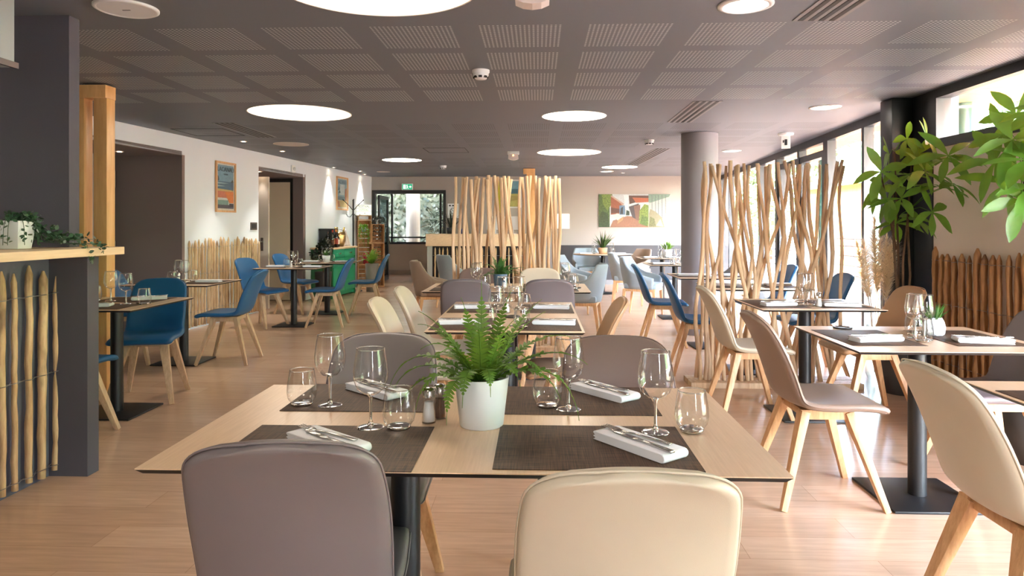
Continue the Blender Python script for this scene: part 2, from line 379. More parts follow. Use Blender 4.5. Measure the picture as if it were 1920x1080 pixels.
# right side: solid wall with a high window, then tall glazing
XR = 3.22
yA, yP = 3.15, 5.75
b = MB(); b.box(XR, XR+.18, yA, yP, 0, 1.93); b.box(XR, XR+.18, 2.9, yA, 0, CEIL); struct('wall_right', b, mat('warm_white_paint', (222, 210, 198), .75))
wn = MB(); wn.box(XR-.02, XR+.1, yA, yP, 1.91, 1.98); wn.box(XR-.02, XR+.1, yA, yP, 2.31, CEIL)
for y in (3.45, 4.56, 5.66): wn.box(XR-.02, XR+.1, y-.05, y+.05, 1.98, 2.31)
wn = struct('window_2', wn, M_frame); k = MB(); k.box(XR+.04, XR+.046, yA, yP, 1.98, 2.31); k.build('glass', M_pane, wn)
b = MB(); b.box(XR, XR+.18, -2.4, .2, 0, CEIL); struct('wall_right_front', b, M_white)
wn = MB(); wn.box(XR, XR+.08, .2, 2.9, 0, .12); wn.box(XR, XR+.08, .2, 2.9, 2.25, CEIL)
for y in (.2, 1.5, 2.82): wn.box(XR, XR+.08, y, y+.07, .12, 2.25)
wn = struct('window_3', wn, M_frame); k = MB(); k.box(XR+.04, XR+.046, .27, 2.9, .12, 2.25); k.build('glass', M_pane, wn)
b = MB(); b.box(XR-.012, XR+.2, 5.68, 6.02, 0, CEIL-.001); struct('trim_4', b, M_frame)
def gx(Y): return 3.30+.082*(Y-6)
def gY(px):            # depth at which a picture column meets the glazing line
    lo, hi = 5, 16
    for _ in range(40):
        m_ = (lo+hi)/2; X = gx(m_); xc = X*cos(TH)+m_*sin(TH); zc = -X*sin(TH)+m_*cos(TH)
        if 960+1280*xc/zc > px: lo = m_
        else: hi = m_
    return lo
GA = pi/2-math.atan(.082)
MG = wallM((gx(5.9), 5.9), GA)
def gs(Y): return (Y-5.9)*sqrt(1+.082**2)
mull = [(5.93, .08), (gY(1629), .07), (gY(1557), .16), (gY(1505), .09), (gY(1463), .14), (gY(1430), .07), (gY(1400), .07), (gY(1372), .07), (15.0, .1)]
wn = MB(); LG = gs(15.1); wn.box(0, LG, -.04, .06, 2.29, CEIL, M=MG); wn.box(0, LG, -.04, .06, 0, .07, M=MG)
for Y, w_ in mull: wn.box(gs(Y)-w_/2, gs(Y)+w_/2, -.04, .06, .07, 2.29, M=MG)
wn = struct('window_4', wn, M_frame); k = MB(); k.box(0, LG, .01, .016, .07, 2.29, M=MG); k.build('glass', M_pane, wn)
for i, (ya, yb) in enumerate(((mull[2][0], mull[3][0]), (mull[3][0], mull[4][0]))):
    a_, c_ = gs(ya)+(.08 if i == 0 else .045), gs(yb)-(.045 if i == 0 else .07)
    d = MB(); d.box(a_, a_+.08, -.06, .05, .07, 2.12, M=MG); d.box(c_-.08, c_, -.06, .05, .07, 2.12, M=MG)
    d.box(a_, c_, -.06, .05, 2.12, 2.2, M=MG); d.box(a_+.08, c_-.08, -.06, .05, .07, .22, M=MG)
    d = struct('door_%d' % (5+i), d, M_frame)
    k = MB(); e = c_-.05 if i == 0 else a_+.05; k.tube([MG @ Vector((e, -.1, .95)), MG @ Vector((e, -.1, 1.25))], .012); k.build('door_handle', M_steel, d)
# closing walls behind the camera
b = MB(); b.box(-6, 1.5, -2.4, -2.2, 0, CEIL); b.box(1.9, 3.4, -2.4, -2.2, 0, CEIL); b.box(1.5, 1.9, -2.4, -2.2, 2.1, CEIL); struct('wall_front', b, M_white)
wn = MB(); wn.box(1.5, 1.9, -2.34, -2.26, 0, .1); wn.box(1.5, 1.9, -2.34, -2.26, 2.0, 2.1)  # unseen narrow window, added and sized to brighten the near table and chairs
for x in (1.5, 1.84): wn.box(x, x+.06, -2.34, -2.26, .1, 2.0)
wn = struct('fill_window', wn, M_frame); k = MB(); k.box(1.5, 1.9, -2.30, -2.294, .1, 2.0); k.build('glass', M_pane, wn)

# square post at the end of the right wall, round column
b = MB(); x, y = C(3.34, 5.93); b.box(x-.09, x+.09, y-.1, y+.1, 0, CEIL-.005)
tag(b.build('steel_post', mat('black_green_lacquer', (10, 15, 15), .38), bevel=.006), 'square black lacquered post between the glazing and fenced wall', 'post', kind='structure')
x, y = C(2.238, 8.15); b = MB(); b.lathe([(.214, 0), (.214, CEIL-.002)], 48, c=(x, y))
tag(b.build('round_column', mat('grey_column_paint', (134, 130, 136), .6)), 'round grey painted column between the two driftwood screens', 'column', kind='structure')

# front left: bar counter, pier, upper wall
b = MB(); x0, x1, y = C(-4.6, 3.5)[0], C(-2.17, 3.49)[0], C(-2.2, 3.49)[1]
b.box(-5.0, x1, y, y+.09, 0, 1.12, 0)
b.add([(x1, y, 0), (x1+.001, y, 0), (x1+.001, y+.09, 0), (x1, y+.09, 0)], [(0,1,2,3)])
struct('wall_pier', b, M_char)
b = MB(); xu = C(-2.31, 3.56)[0]; yu = C(-2.31, 3.56)[1]; b.box(-5.0, xu, yu, yu+.08, 1.17, CEIL); struct('wall_bar', b, M_char)
bar = thing('bar_counter', 'dark bar counter with pale oak shelf at the left edge', 'counter')
XB = C(-2.38, 3.3)[0]
b = MB(); b.box(XB-.1, XB, 0.8, y, 0, 1.13); b.build('body', M_char2, bar)
b = MB(); b.box(XB-.45, C(-2.09, 3.3)[0], .8, C(-2.1, 3.66)[1], 1.13, 1.17); b.build('shelf', M_bar, bar, bevel=.003)
hd = thing('extractor_hood', 'brushed steel hood hanging in the upper left corner', 'hood')
b = MB(); xh = C(-2.1, 2.88)[0]; yh = C(-2.1, 2.88)[1]; b.box(xh-.75, xh, yh-1.1, yh, 1.95, 2.375); b.build('canopy', mat('hood_metal', (176, 184, 186), .35, .6), hd)
b = MB(); b.box(xh-.002, xh+.012, yh-1.1, yh+.01, 1.945, 1.97); b.build('rim', M_steel, hd)

# timber frame beside the pier
def post_frame(label, xs, zc, top, wd, sg=1):
    r = thing('timber_screen', label, 'wooden frame')
    for (xx, zz) in xs:
        b = MB(); p = C(xx, zz); b.box(p[0]-wd/2, p[0]+wd/2, p[1]-wd/2, p[1]+wd/2, 0, top-.1); b.build('post', M_timber, r, bevel=.004)
    b = MB(); p0, p1 = C(*xs[0]), C(*xs[-1]); b.box(min(p0[0], p1[0])-wd*.9, max(p0[0], p1[0])+wd/2, min(p0[1], p1[1])-wd/2-.01, max(p0[1],p1[1])+wd/2+.01, top-.1, top); b.build('beam', M_timber, r, bevel=.004)
    return r
tf = post_frame('honey coloured timber posts under a beam beside the dark pier', [(-3.34, 5.30), (-3.165, 5.30)], 5.3, 2.365, .105)
b = MB(); p = C(-3.33, 5.30); b.box(p[0]-.03, p[0]-.01, p[1]-.062, p[1]-.055, 2.0, 2.14); b.build('slot', M_black, tf)
post_frame('tall timber post under a short beam behind the central driftwood screen', [(.36, 13.0)], 13.0, 2.37, .16)

# ------------------------------------------------------------------ ceiling fittings
M_lamp = bpy.data.materials.new('warm_diffuser'); M_lamp.use_nodes = True
n = M_lamp.node_tree; pb = n.nodes['Principled BSDF']; pb.inputs['Base Color'].default_value = S((240, 230, 215))
tc_ = n.nodes.new('ShaderNodeTexCoord'); vl_ = n.nodes.new('ShaderNodeVectorMath'); vl_.operation = 'LENGTH'; n.links.new(tc_.outputs['Object'], vl_.inputs[0])
mr_ = n.nodes.new('ShaderNodeMapRange'); mr_.inputs['From Min'].default_value = .12; mr_.inputs['From Max'].default_value = .49; mr_.inputs['To Min'].default_value = LAMP_E; mr_.inputs['To Max'].default_value = LAMP_E*.04
n.links.new(vl_.outputs['Value'], mr_.inputs['Value']); n.links.new(mr_.outputs[0], pb.inputs['Emission Strength'])
pb.inputs['Emission Color'].default_value = (1, .87, .70, 1)
M_off = mat('matt_diffuser', (206, 196, 190), .6)
M_cool = mat('bright_diffuser', (255, 244, 228), .6, emit=LAMP_E*.7)
M_rim = mat('white_rim', (226, 220, 214), .5)
def disc_lamp(xc, zc, dia, label, lit=True):
    p = C(xc, zc); r = thing('ceiling_lamp', label, 'ceiling light', (p[0], p[1], CEIL), group='round ceiling lamps')
    b = MB(); ro = dia/2
    b.lathe([(ro, -.001), (ro, -.004), (ro-.008, -.005), (ro-.008, -.001)], 64); b.build('ring', M_rim, r)
    b = MB(); b.lathe([(ro-.008, -.003), (ro*.7, -.0035), (ro*.3, -.004), (.001, -.004)], 64); b.build('diffuser', M_lamp if lit else M_off, r)
    return r
for a in ((-.625, 3.08, .98, 'very large glowing round ceiling lamp at the top edge'),
          (-2.06, 6.64, .98, 'large glowing round lamp in the ceiling, left of middle'),
          (.62, 6.82, .65, 'glowing round lamp in the ceiling between the near and far perforated panels'),
          (.85, 10.17, .96, 'wide glowing round lamp above the central driftwood screen'),
          (-1.83, 11.35, .66, 'small glowing round lamp near the back glass door'),
          (2.0, 12.7, .67, 'glowing round lamp near the round column, farthest one'),
          (-.6, -.3, .98, 'glowing round ceiling lamp behind the viewer'),
          (-3.6, 1.0, .98, 'glowing round ceiling lamp above the bar')):
    disc_lamp(*a)
for a in ((-2.96, 9.15, .46, 'unlit pale round ceiling disc beside the far left lamp'),
          (-2.6, 13.8, .27, 'small unlit pale disc near the left back corner of the ceiling')):
    disc_lamp(*a, lit=False)
def speaker(xc, zc, dia, label):
    p = C(xc, zc); r = thing('ceiling_speaker', label, 'speaker', (p[0], p[1], CEIL))
    b = MB(); ro = dia/2; b.lathe([(ro, 0), (ro, -.008), (ro-.012, -.014), (ro-.02, -.010)], 48); b.build('rim', M_plastic, r)
    b = MB(); b.lathe([(ro-.02, -.010), (.001, -.012)], 48); b.box(-.02, .02, -.004, .004, -.013, -.011, 1); b.build('grille', [mat('speaker_grille', (222, 226, 232), .7), M_char], r)
speaker(-1.943, 3.44, .30, 'round white ceiling speaker at the upper left')
def downlight(xc, zc, dia, label):
    p = C(xc, zc); r = thing('downlight', label, 'ceiling light', (p[0], p[1], CEIL), group='recessed downlights by the windows')
    b = MB(); ro = dia/2; b.lathe([(ro, 0), (ro, -.006), (ro-.025, -.012), (ro-.03, -.002)], 40); b.build('rim', M_plastic, r)
    b = MB(); b.lathe([(ro-.03, -.002), (.001, -.002)], 40); b.build('diffuser', M_cool, r)
downlight(1.16, 3.39, .27, 'white rimmed round downlight at the top right edge')
downlight(2.89, 6.3, .28, 'white rimmed round downlight near the black post')
downlight(3.2, 9.95, .28, 'white rimmed round downlight above the window side screen')
downlight(1.9, 13.7, .28, 'far small round downlight before the back wall')
def spot(p, label, h=CEIL, power=SPOT_W, tilt=None):
    r = thing('spotlight', label, 'spotlight', (p[0], p[1], h), group='small recessed spotlights')
    b = MB(); b.lathe([(.045, 0), (.045, -.004), (.032, -.006), (.030, -.001)], 24); b.build('rim', M_rim, r)
    b = MB(); b.lathe([(.030, -.002), (.001, -.002)], 20); b.build('lens', mat('spot_lens', (255, 226, 190), .5, emit=25), r)
    l = bpy.data.lights.new('spot', 'SPOT'); l.energy = power; l.color = (1, .92, .82); l.spot_size = R(62); l.spot_blend = .7; l.shadow_soft_size = .03
    o = bpy.data.objects.new('light', l); COL.objects.link(o); o.parent = r; o.location = (0, 0, -.02)
    if tilt: o.rotation_euler = tilt
for z, off, lb in ((8.91, .45, 'small spotlight above the left poster'), (10.06, .42, 'small spotlight between poster and door recess'),
               (12.8, .10, 'small spotlight over the green cabinet'), (13.67, .30, 'small spotlight in front of the second poster'), (14.5, .10, 'small spotlight in the left back corner')):
    v = LP(z, off); spot((v.x, v.y), lb)
v = ML @ Vector((s1b-.5, .45, 0)); spot((v.x, v.y), 'small spotlight in the dark recess behind the timber posts', 2.138, 5)
v = ML @ Vector((s2a+.25, .12, 0)); spot((v.x, v.y), 'small spotlight in the recess with the cream door', 2.113, 7)
spot(C(2.29, 14.1), 'small spotlight over the round back table')
def smoke(xc, zc, label):
    p = C(xc, zc); r = thing('smoke_detector', label, 'smoke detector', (p[0], p[1], CEIL))
    b = MB(); b.lathe([(.062, 0), (.062, -.015), (.056, -.022)], 32); b.build('base', M_plastic, r)
    b = MB(); b.lathe([(.056, -.022), (.054, -.045), (.04, -.062), (.001, -.064)], 32)
    b.build('head', M_plastic, r)
    b = MB()
    for k in range(8):
        Mx = Matrix.Rotation(2*pi*k/8, 4, 'Z'); b.box(-.012, .012, -.0545, -.043, -.058, -.044, M=Mx)
    b.build('vent_slot', M_black, r)
smoke(-.22, 4.82, 'white smoke detector in the middle of the near ceiling'); smoke(1.75, 8.7, 'white smoke detector near the round column'); smoke(-1.25, 12.4, 'white smoke detector before the back wall')
def emerg(xc, zc, label):
    p = C(xc, zc); r = thing('emergency_light', label, 'emergency light', (p[0], p[1], CEIL))
    b = MB(); b.box(-.085, .085, -.05, .05, -.045, 0); b.build('housing', M_plastic, r, bevel=.006)
    b = MB()
    pr = [(-.07, -.045), (.07, -.045), (.075, -.11), (.04, -.125), (0, -.13), (-.04, -.125), (-.075, -.11)]
    for yy in (-.045, .045): b.poly([(a, yy, c) for a, c in (pr if yy > 0 else pr[::-1])])
    for i in range(7): a, c = pr[i], pr[(i+1) % 7]; b.poly([(a[0], -.045, a[1]), (c[0], -.045, c[1]), (c[0], .045, c[1]), (a[0], .045, a[1])])
    b.build('diffuser', mat('prismatic_cover', (225, 215, 215), .25), r)
    b = MB(); b.lathe([(.001, -.05), (.012, -.055), (.012, -.07), (.001, -.075)], 12, c=(0, -.048)); b.build('bulb', mat('amber_bulb', (255, 190, 120), .4, emit=2), r)
emerg(.09, 3.02, 'emergency light block hanging at the top centre of the picture'); emerg(.02, 10.06, 'emergency light above the central driftwood screen')
# bracket sign over the doors
p = C(3.25, 8.1); r = thing('bracket_sign', 'clear exit sign hanging from a white bracket by the glazing', 'exit sign', (p[0], p[1], CEIL), R(-20))
b = MB(); b.lathe([(.09, 0), (.085, -.02), (.02, -.03)], 24); b.build('bracket', M_plastic, r)
b = MB(); b.box(-.05, .05, -.006, .006, -.18, -.03); b.build('plate', mat('frosted_plate', (228, 232, 232), .3), r)
b = MB(); b.box(-.015, .015, -.0075, -.006, -.14, -.07); b.box(-.035, -.02, -.0075, -.006, -.11, -.08); b.build('pictogram', M_frame, r)
def vent(xc0, z0, xc1, z1, wd, label):
    p, q = C(xc0, z0), C(xc1, z1); a = atan2(q[1]-p[1], q[0]-p[0])-pi/2; L = math.dist(p, q)
    r = thing('slot_vent', label, 'air vent', (p[0], p[1], CEIL), a)
    b = MB(); b.box(-wd/2-.012, wd/2+.012, 0, L, -.004, 0); b.build('plate', mat('vent_plate', (128, 126, 128), .5), r)
    for k in range(4):
        b = MB(); x = -wd/2+wd*(k+.5)/4; b.box(x-.014, x+.014, .01, L-.01, -.006, -.004); b.build('slot', mat('vent_slot_black', (18, 18, 20), .6), r)
vent(1.60, 2.2, 1.62, 3.65, .22, 'slotted ceiling vent at the top right edge')
vent(1.72, 5.99, 1.77, 7.22, .23, 'slotted ceiling vent in front of the round column')
vent(2.14, 9.64, 2.16, 12.2, .2, 'slotted ceiling vent behind the round column')
vent(-3.07, 7.26, -3.03, 8.43, .22, 'slotted ceiling vent near the left wall')
for xc, zc, lb in ((-3.55, 8.0, 'flush ceiling hatch left of the slotted vent'), (-.95, 9.9, 'flush ceiling hatch left of the central emergency light')):
    p = C(xc, zc); b = MB()
    for x0_, x1_, y0_, y1_ in ((-.3, .3, -.3, -.292), (-.3, .3, .292, .3), (-.3, -.292, -.3, .3), (.292, .3, -.3, .3)): b.box(x0_, x1_, y0_, y1_, -.003, 0)
    tag(put(b.build('ceiling_hatch', mat('hatch_gap', (40, 38, 40), .7)), (p[0], p[1], CEIL)), lb, 'hatch')

# ------------------------------------------------------------------ outdoors
M_soffit = wood('orange_timber_soffit', (214, 140, 80), (236, 172, 112), (2, 8, 2), .6)
b = MB(); b.box(3.5, 30, -12, 40, -.25, -.02); struct('ground_terrace', b, mat('pale_terrace', (140, 138, 134), .8, var=.08, vscale=3))
b = MB(); b.box(-30, 3.5, 18.3, 60, -.25, -.02); struct('ground_lawn', b, mat('dull_lawn', (60, 72, 42), .9, var=.2, vscale=3))
ev = thing('roof_eave', 'orange timber eave running above the terrace outside the windows', 'eave', (0,0,0))
ev['kind'] = 'structure'
b = MB()
for i in range(16):
    y0 = -3+i*1.3; b.add([(3.42+max(0,(y0-5.9)*.082), y0, 2.44), (4.9, y0, 2.56), (4.9, y0+1.29, 2.56), (3.42+max(0,(y0-4.6)*.082), y0+1.29, 2.44),
                          (3.42, y0, 2.50), (4.9, y0, 2.66), (4.9, y0+1.29, 2.66), (3.42, y0+1.29, 2.50)], [(0,3,2,1),(4,5,6,7),(0,1,5,4),(1,2,6,5),(2,3,7,6),(3,0,4,7)], 0, False)
b.build('soffit', M_soffit, ev)
M_gcol = mat('dark_green_metal', (34, 74, 66), .4)
for xc, zc, lb in ((4.48, 6.8, 'dark green round column outside behind the high window'), (4.72, 8.5, 'dark green round column outside just left of the black post'), (5.3, 11.6, 'dark green round column outside, far along the terrace')):
    p = C(xc, zc); r = thing('terrace_column', lb, 'column', (p[0], p[1], -.02)); b = MB(); b.lathe([(.09, 0), (.09, 2.62)], 24); b.build('shaft', M_gcol, r); b = MB(); b.lathe([(.13, 0), (.13, .03), (.09, .04)], 24); b.build('base', M_gcol, r)
# pavilion opposite: orange timber cladding under a grey roof
pv = thing('pavilion', 'orange timber pavilion with a grey roof across the terrace', 'building', (0,0,0))
M_clad = wood('orange_cladding', (216, 140, 72), (238, 176, 110), (8, 8, .5), .6)
b = MB(); b.box(7.6, 12, 13.5, 20, 0, 2.3); b.box(9.0, 14, 9.2, 13.5, 0, 1.9); b.build('wall', M_clad, pv)
b = MB(); b.box(7.55, 7.6, 14.2, 16.2, .3, 2.0); b.box(8.95, 9.0, 10.0, 12.2, .5, 1.7); b.build('window', mat('pale_green_glazing', (150, 176, 160), .3), pv)
b = MB(); b.add([(7.0,13,2.3),(7.0,20.5,2.3),(12.5,20.5,3.1),(12.5,13,3.1),(7.0,13,2.4),(7.0,20.5,2.4),(12.5,20.5,3.2),(12.5,13,3.2)], [(0,1,2,3),(7,6,5,4),(0,4,5,1),(1,5,6,2),(2,6,7,3),(3,7,4,0)], 0, False)
b.add([(8.4,8.7,1.95),(8.4,13.9,1.95),(14.5,13.9,2.7),(14.5,8.7,2.7),(8.4,8.7,2.05),(8.4,13.9,2.05),(14.5,13.9,2.8),(14.5,8.7,2.8)], [(0,1,2,3),(7,6,5,4),(0,4,5,1),(1,5,6,2),(2,6,7,3),(3,7,4,0)], 0, False)
b.build('roof', mat('grey_roof', (112, 118, 120), .6, var=.1, vscale=2), pv)
rl = thing('terrace_railing', 'dark metal railing along the outer edge of the terrace', 'railing')
b = MB()
for z in (.25, .45, .65, .85, 1.0): b.box(6.4, 6.43, 3, 20, z, z+.03)
b.build('rail', M_frame, rl)
for i in range(12): b = MB(); b.box(6.39, 6.44, 3+i*1.5, 3.05+i*1.5, 0, 1.03); b.build('post', M_frame, rl)

def leaf_cloud(b, c, rad, n, size, seed, squash=.8, narrow=.5):
    rnd = random.Random(seed)
    lobes = [(Vector((rnd.gauss(0,.45), rnd.gauss(0,.45), rnd.gauss(0,.4)))*rad, rad*rnd.uniform(.35,.6)) for _ in range(9)]
    for i in range(n):
        o, rr = rnd.choice(lobes); d = Vector((rnd.gauss(0,1), rnd.gauss(0,1), rnd.gauss(0,1))).normalized()
        p = Vector(c)+o+d*rr*rnd.uniform(.75, 1.05); p.z = c[2]+(p.z-c[2])*squash
        a = Vector((rnd.gauss(0,1), rnd.gauss(0,1), rnd.gauss(0,1))).normalized(); t = a.cross(d).normalized(); s_ = size*rnd.uniform(.6,1.3)
        b.add([p, p+a*s_*.5+t*s_*narrow*.5, p+a*s_, p+a*s_*.5-t*s_*narrow*.5], [(0,1,2,3)], 0, False)
def tree(x, y, h, rad, n, size, m, label, seed, narrow=.5, name='broadleaf_tree', group=None):
    r = thing(name, label, 'tree', (x, y, -.1), group=group)
    b = MB(); b.tube([(0,0,0), (.1,0,h*.4), (.02,.05,h*.9)], [.16, .12, .04], 8); b.tube([(.1,0,h*.4), (.5,.2,h*.7)], [.07,.03], 6); b.tube([(.08,0,h*.45), (-.5,-.2,h*.75)], [.06,.03], 6)
    b.build('trunk', M_bark, r)
    b = MB(); leaf_cloud(b, (0,0,h*.62), rad, n, size, seed, .9, narrow); b.build('foliage', m, r)
T1_, T2_ = mat('hill_foliage', (66, 90, 46), .8, var=.3, vscale=1.5), mat('soft_green_foliage', (84, 108, 56), .8, var=.3, vscale=1.5)
g_ = 'trees on the slope beyond the terrace'
for i, (x, y, h, rd, lb) in enumerate(((13.5, 4.5, 6, 2.4, 'nearest broad tree seen through the high right window'), (19.5, 12, 8, 3.0, 'tall pale tree beyond the pavilion roof'),
        (17, 20.5, 8, 2.8, 'bushy tree behind the orange pavilion'), (9, 27, 7, 2.8, 'tree at the far left of the slope seen past the glazing'), (22, 3.5, 8, 3.0, 'large tree at the right end of the slope'), (7.7, 10.2, 2.0, .7, 'low shrub at the foot of the timber cladding'), (5.8, 19.8, 3.2, .9, 'small tree at the pavilion corner'))):
    tree(x, y, h, rd, 3400, .30 if rd > 2 else .14, (T1_, T2_)[i % 2], lb, 30+i)
hill = MB(); N = 24
vs = [(22+j*3+0.0, -20+i*4, 1.2+j*2.2+1.2*noise.noise((i*.4, j*.4, 0))) for i in range(N) for j in range(6)]
hill.add(vs, [(i*6+j, i*6+j+1, (i+1)*6+j+1, (i+1)*6+j) for i in range(N-1) for j in range(5)]); struct('ground_hillside', hill, mat('wooded_hill', (76, 96, 56), .9, var=.25, vscale=.8))
b = MB(); b.box(-9, 3.0, 18.25, 23.8, 3.05, 3.2); struct('sky_block_roof', b, mat('sky_block_grey', (110, 104, 98), .8))  # unseen roof slab, added to block the sky and darken the pine
hg = thing('hedge', 'tall dark evergreen hedge closing the view outside the hall window', 'hedge', (-3, 25.2, -.1))
b = MB(); b.box(-8, 8, -.5, .8, 0, 4.6); b.build('core', M_leafd, hg); b = MB(); rn = random.Random(1)
for i in range(9000):
    q = Vector((rn.uniform(-8, 8), -.55-abs(rn.gauss(0, .2)), rn.uniform(0, 4.8))); a = Vector((rn.gauss(0, 1), rn.gauss(0, 1), rn.gauss(0, 1))).normalized()*.18; c = a.cross(Vector((0, 1, 0))).normalized()*.05
    b.add([q, q+a*.5+c, q+a, q+a*.5-c], [(0, 1, 2, 3)], 0, False)
b.build('foliage', M_leafd, hg)
M_pine = mat('pine_needles', (30, 42, 28), .8, var=.4, vscale=4)
tree(-1.9, 21.2, 2.35, 1.0, 6500, .34, M_pine, 'dark pine tree hanging outside the hall window', 5, .12, 'pine_tree')
tree(-6.5, 31.5, 6, 2.6, 4000, .5, M_pine, 'dark pine farther back behind the hall window', 6, .2, 'pine_tree')
tree(1.5, 30, 6, 2.8, 4000, .5, M_pine, 'dark pine to the right behind the hall window', 8, .2, 'pine_tree')
p = C(-2.75, 19.0); r = thing('porch_column', 'pale round column outside the hall window', 'column', (p[0], p[1], -.1)); b = MB(); b.lathe([(.19, 0), (.19, 3.2)], 24); b.build('shaft', mat('pale_render', (150, 144, 134), .7), r); b = MB(); b.lathe([(.24,0),(.24,.1),(.19,.12)], 24); b.build('base', mat('pale_render', (150, 144, 134), .7), r)

# ------------------------------------------------------------------ furniture models
def shell_chair(L, legm, name='shell_chair'):
    def make():
        r = thing(name, 'x', 'chair')
        # centre-line profile (y, z) from the front of the seat up to the top of the back
        P = [(.235,.435),(.22,.452),(.16,.462),(.08,.460),(0,.455),(-.08,.455),(-.135,.462),(-.172,.485),(-.196,.525),(-.216,.59),(-.240,.67),(-.268,.75),(-.298,.82),(-.325,.868)]
        W = [.215,.217,.22,.222,.222,.218,.210,.204,.203,.204,.203,.197,.186,.172]
        CF = [0,0,.0,.004,.008,.012,.02,.035,.042,.040,.032,.022,.010,-.002]      # edges curl towards the sitter
        NS = 46; NU = 19
        def samp(t, A):
            x = t*(len(A)-1); i = min(int(x), len(A)-2); f = x-i
            def g(k): return A[max(0, min(len(A)-1, k))]
            p0, p1, p2, p3 = g(i-1), g(i), g(i+1), g(i+2)
            return .5*((2*p1)+(-p0+p2)*f+(2*p0-5*p1+4*p2-p3)*f*f+(-p0+3*p1-3*p2+p3)*f**3)
        ts = []
        for i in range(NS+1):                       # denser near the two rounded ends
            u = i/NS; ts.append(.5-.5*cos(pi*u) if False else (u*1.0))
        ts = [0, .004, .015, .035, .06]+[.06+(.90-.06)*i/32 for i in range(1, 33)]+[.915,.93,.945,.958,.97,.98,.988,.994,.998,1]
        Py, Pz = [p[0] for p in P], [p[1] for p in P]
        def row(t):
            y, z = samp(t, Py), samp(t, Pz); y2, z2 = samp(min(1, t+.01), Py), samp(min(1, t+.01), Pz); y1, z1 = samp(max(0, t-.01), Py), samp(max(0, t-.01), Pz)
            tg = Vector((0, y2-y1, z2-z1)).normalized(); nr = Vector((0, tg.z, -tg.y))       # towards the sitter
            if nr.z < 0 and t < .3: nr = -nr
            nr = Vector((0, -tg.z, tg.y)); nr = -nr if (nr.y < 0 and t > .5) or (nr.z < 0 and t <= .5) else nr
            return y, z, nr
        us = [sin(pi/2*(2*k/(NU-1)-1)) for k in range(NU)]
        def hw(t):
            w_ = samp(t, W); d0, d1 = t*.9, (1-t)*.9; rr0, rr1 = .06, .10
            if d0 < rr0: w_ = w_-rr0*.8+.8*sqrt(max(0, rr0**2-(rr0-d0)**2))
            if d1 < rr1: w_ = w_-rr1*1.15+1.15*sqrt(max(0, rr1**2-(rr1-d1)**2))
            return w_
        def grid(rows):
            F, B = [], []
            for t in rows:
                y, z, nr = row(t); h = hw(t); c = samp(t, CF)
                de = min(1, min(t, 1-t)*.9/.02)
                for u in us:
                    e = min(1, (1-abs(u))*h/.016, de) if True else 1
                    th = .017*sqrt(max(0, 1-(1-e)**2))
                    base = Vector((u*h, y, z))+nr*(c*u*u); base.z -= .008*u*u*max(0, (t-.9)/.1)
                    F.append(base+nr*th); B.append(base-nr*th)
            return F, B
        js = next(i for i, t in enumerate(ts) if t > .50)
        for nm, rows in (('seat', ts[:js+1]), ('backrest', ts[js:])):
            F, B = grid(rows); nR = len(rows); mb = MB()
            fs = [(i*NU+k, i*NU+k+1, (i+1)*NU+k+1, (i+1)*NU+k) for i in range(nR-1) for k in range(NU-1)]
            mb.add(F, fs); mb.add(B, [f[::-1] for f in fs])
            me = mb.build(nm, L, r, merge=True)
            if nm == 'seat':                        # stitched seam where seat and back meet
                pass
        # welt line around the shell
        mb = MB(); pts = []
        for t in ts: y, z, nr = row(t); pts.append(Vector((hw(t)+.001, y, z))+nr*samp(t, CF))
        yT, zT, nT = row(1); tw = hw(1)
        top = [Vector((tw*k/6, yT, zT+.001))+nT*samp(1, CF)*(k/6)**2 for k in range(6, -7, -1)]
        left = [Vector((-p.x, p.y, p.z)) for p in reversed(pts)]
        mb.tube(pts+top+left, .0028, 5, cap=False); mb.build('piping', L, r)
        # timber base
        for sx in (-1, 1):
            for sy in (-1, 1):
                mb = MB(); tp = Vector((sx*.125, sy*.10-.01, .425)); kn = Vector((sx*.15, sy*.125-.01, .36)); ft = Vector((sx*.215, .225 if sy > 0 else -.235, 0))
                mb.bar(tp, ft, .040, .062, .026, .030, up=(sx*1.0, 0, 0)); mb.build('leg', legm, r, bevel=.003)
        mb = MB()
        for sx in (-1, 1): mb.bar((sx*.128, -.13, .416), (sx*.128, .11, .416), .038, .044, .038, .044, up=(0,0,1))
        for sy in (-.10, .09): mb.bar((-.13, sy, .418), (.13, sy, .418), .04, .034, .04, .034, up=(0,0,1))
        mb.build('under_frame', legm, r, bevel=.003)
        return r
    return Kit(make)
K_mauve, K_taupe, K_cream, K_tan, K_brown = [shell_chair(l, M_leg) for l in (L_mauve, L_taupe, L_cream, L_tan, L_brown)]
K_blue = shell_chair(L_blue, M_legp); K_blue2 = shell_chair(L_blue, M_leg)
E_, W_, N_, S_ = -pi/2, pi/2, 0, pi        # facing right, left, away, towards the viewer
def chair(kit, xc, zc, rz, label, group): p = C(xc, zc); return kit.place((p[0], p[1], 0), rz, label, group)
G1 = 'leather shell chairs at the centre and right tables'; G2 = 'blue leather shell chairs'
chair(K_mauve, -.475, 1.62, R(7), 'large mauve leather chair back at the lower left of the front table', G1)
chair(K_cream, .215, 1.47, R(1), 'large cream leather chair back at the lower right of the front table', G1)
chair(K_mauve, -.482, 2.30, S_+R(2), 'mauve leather chair on the far left side of the front table', G1)
chair(K_brown, .375, 2.24, S_, 'brown leather chair on the far right side of the front table', G1)
chair(K_cream, -.47, 3.90, E_, 'nearer cream chair on the left side of the second centre table', G1)
chair(K_cream, -.45, 4.62, E_, 'farther cream chair on the left side of the second centre table', G1)
chair(K_tan, .33, 3.95, W_, 'tan leather chair on the right side of the second centre table', G1)
chair(K_mauve, -.355, 5.62, N_, 'mauve chair back in front of the third centre table, left one', G1)
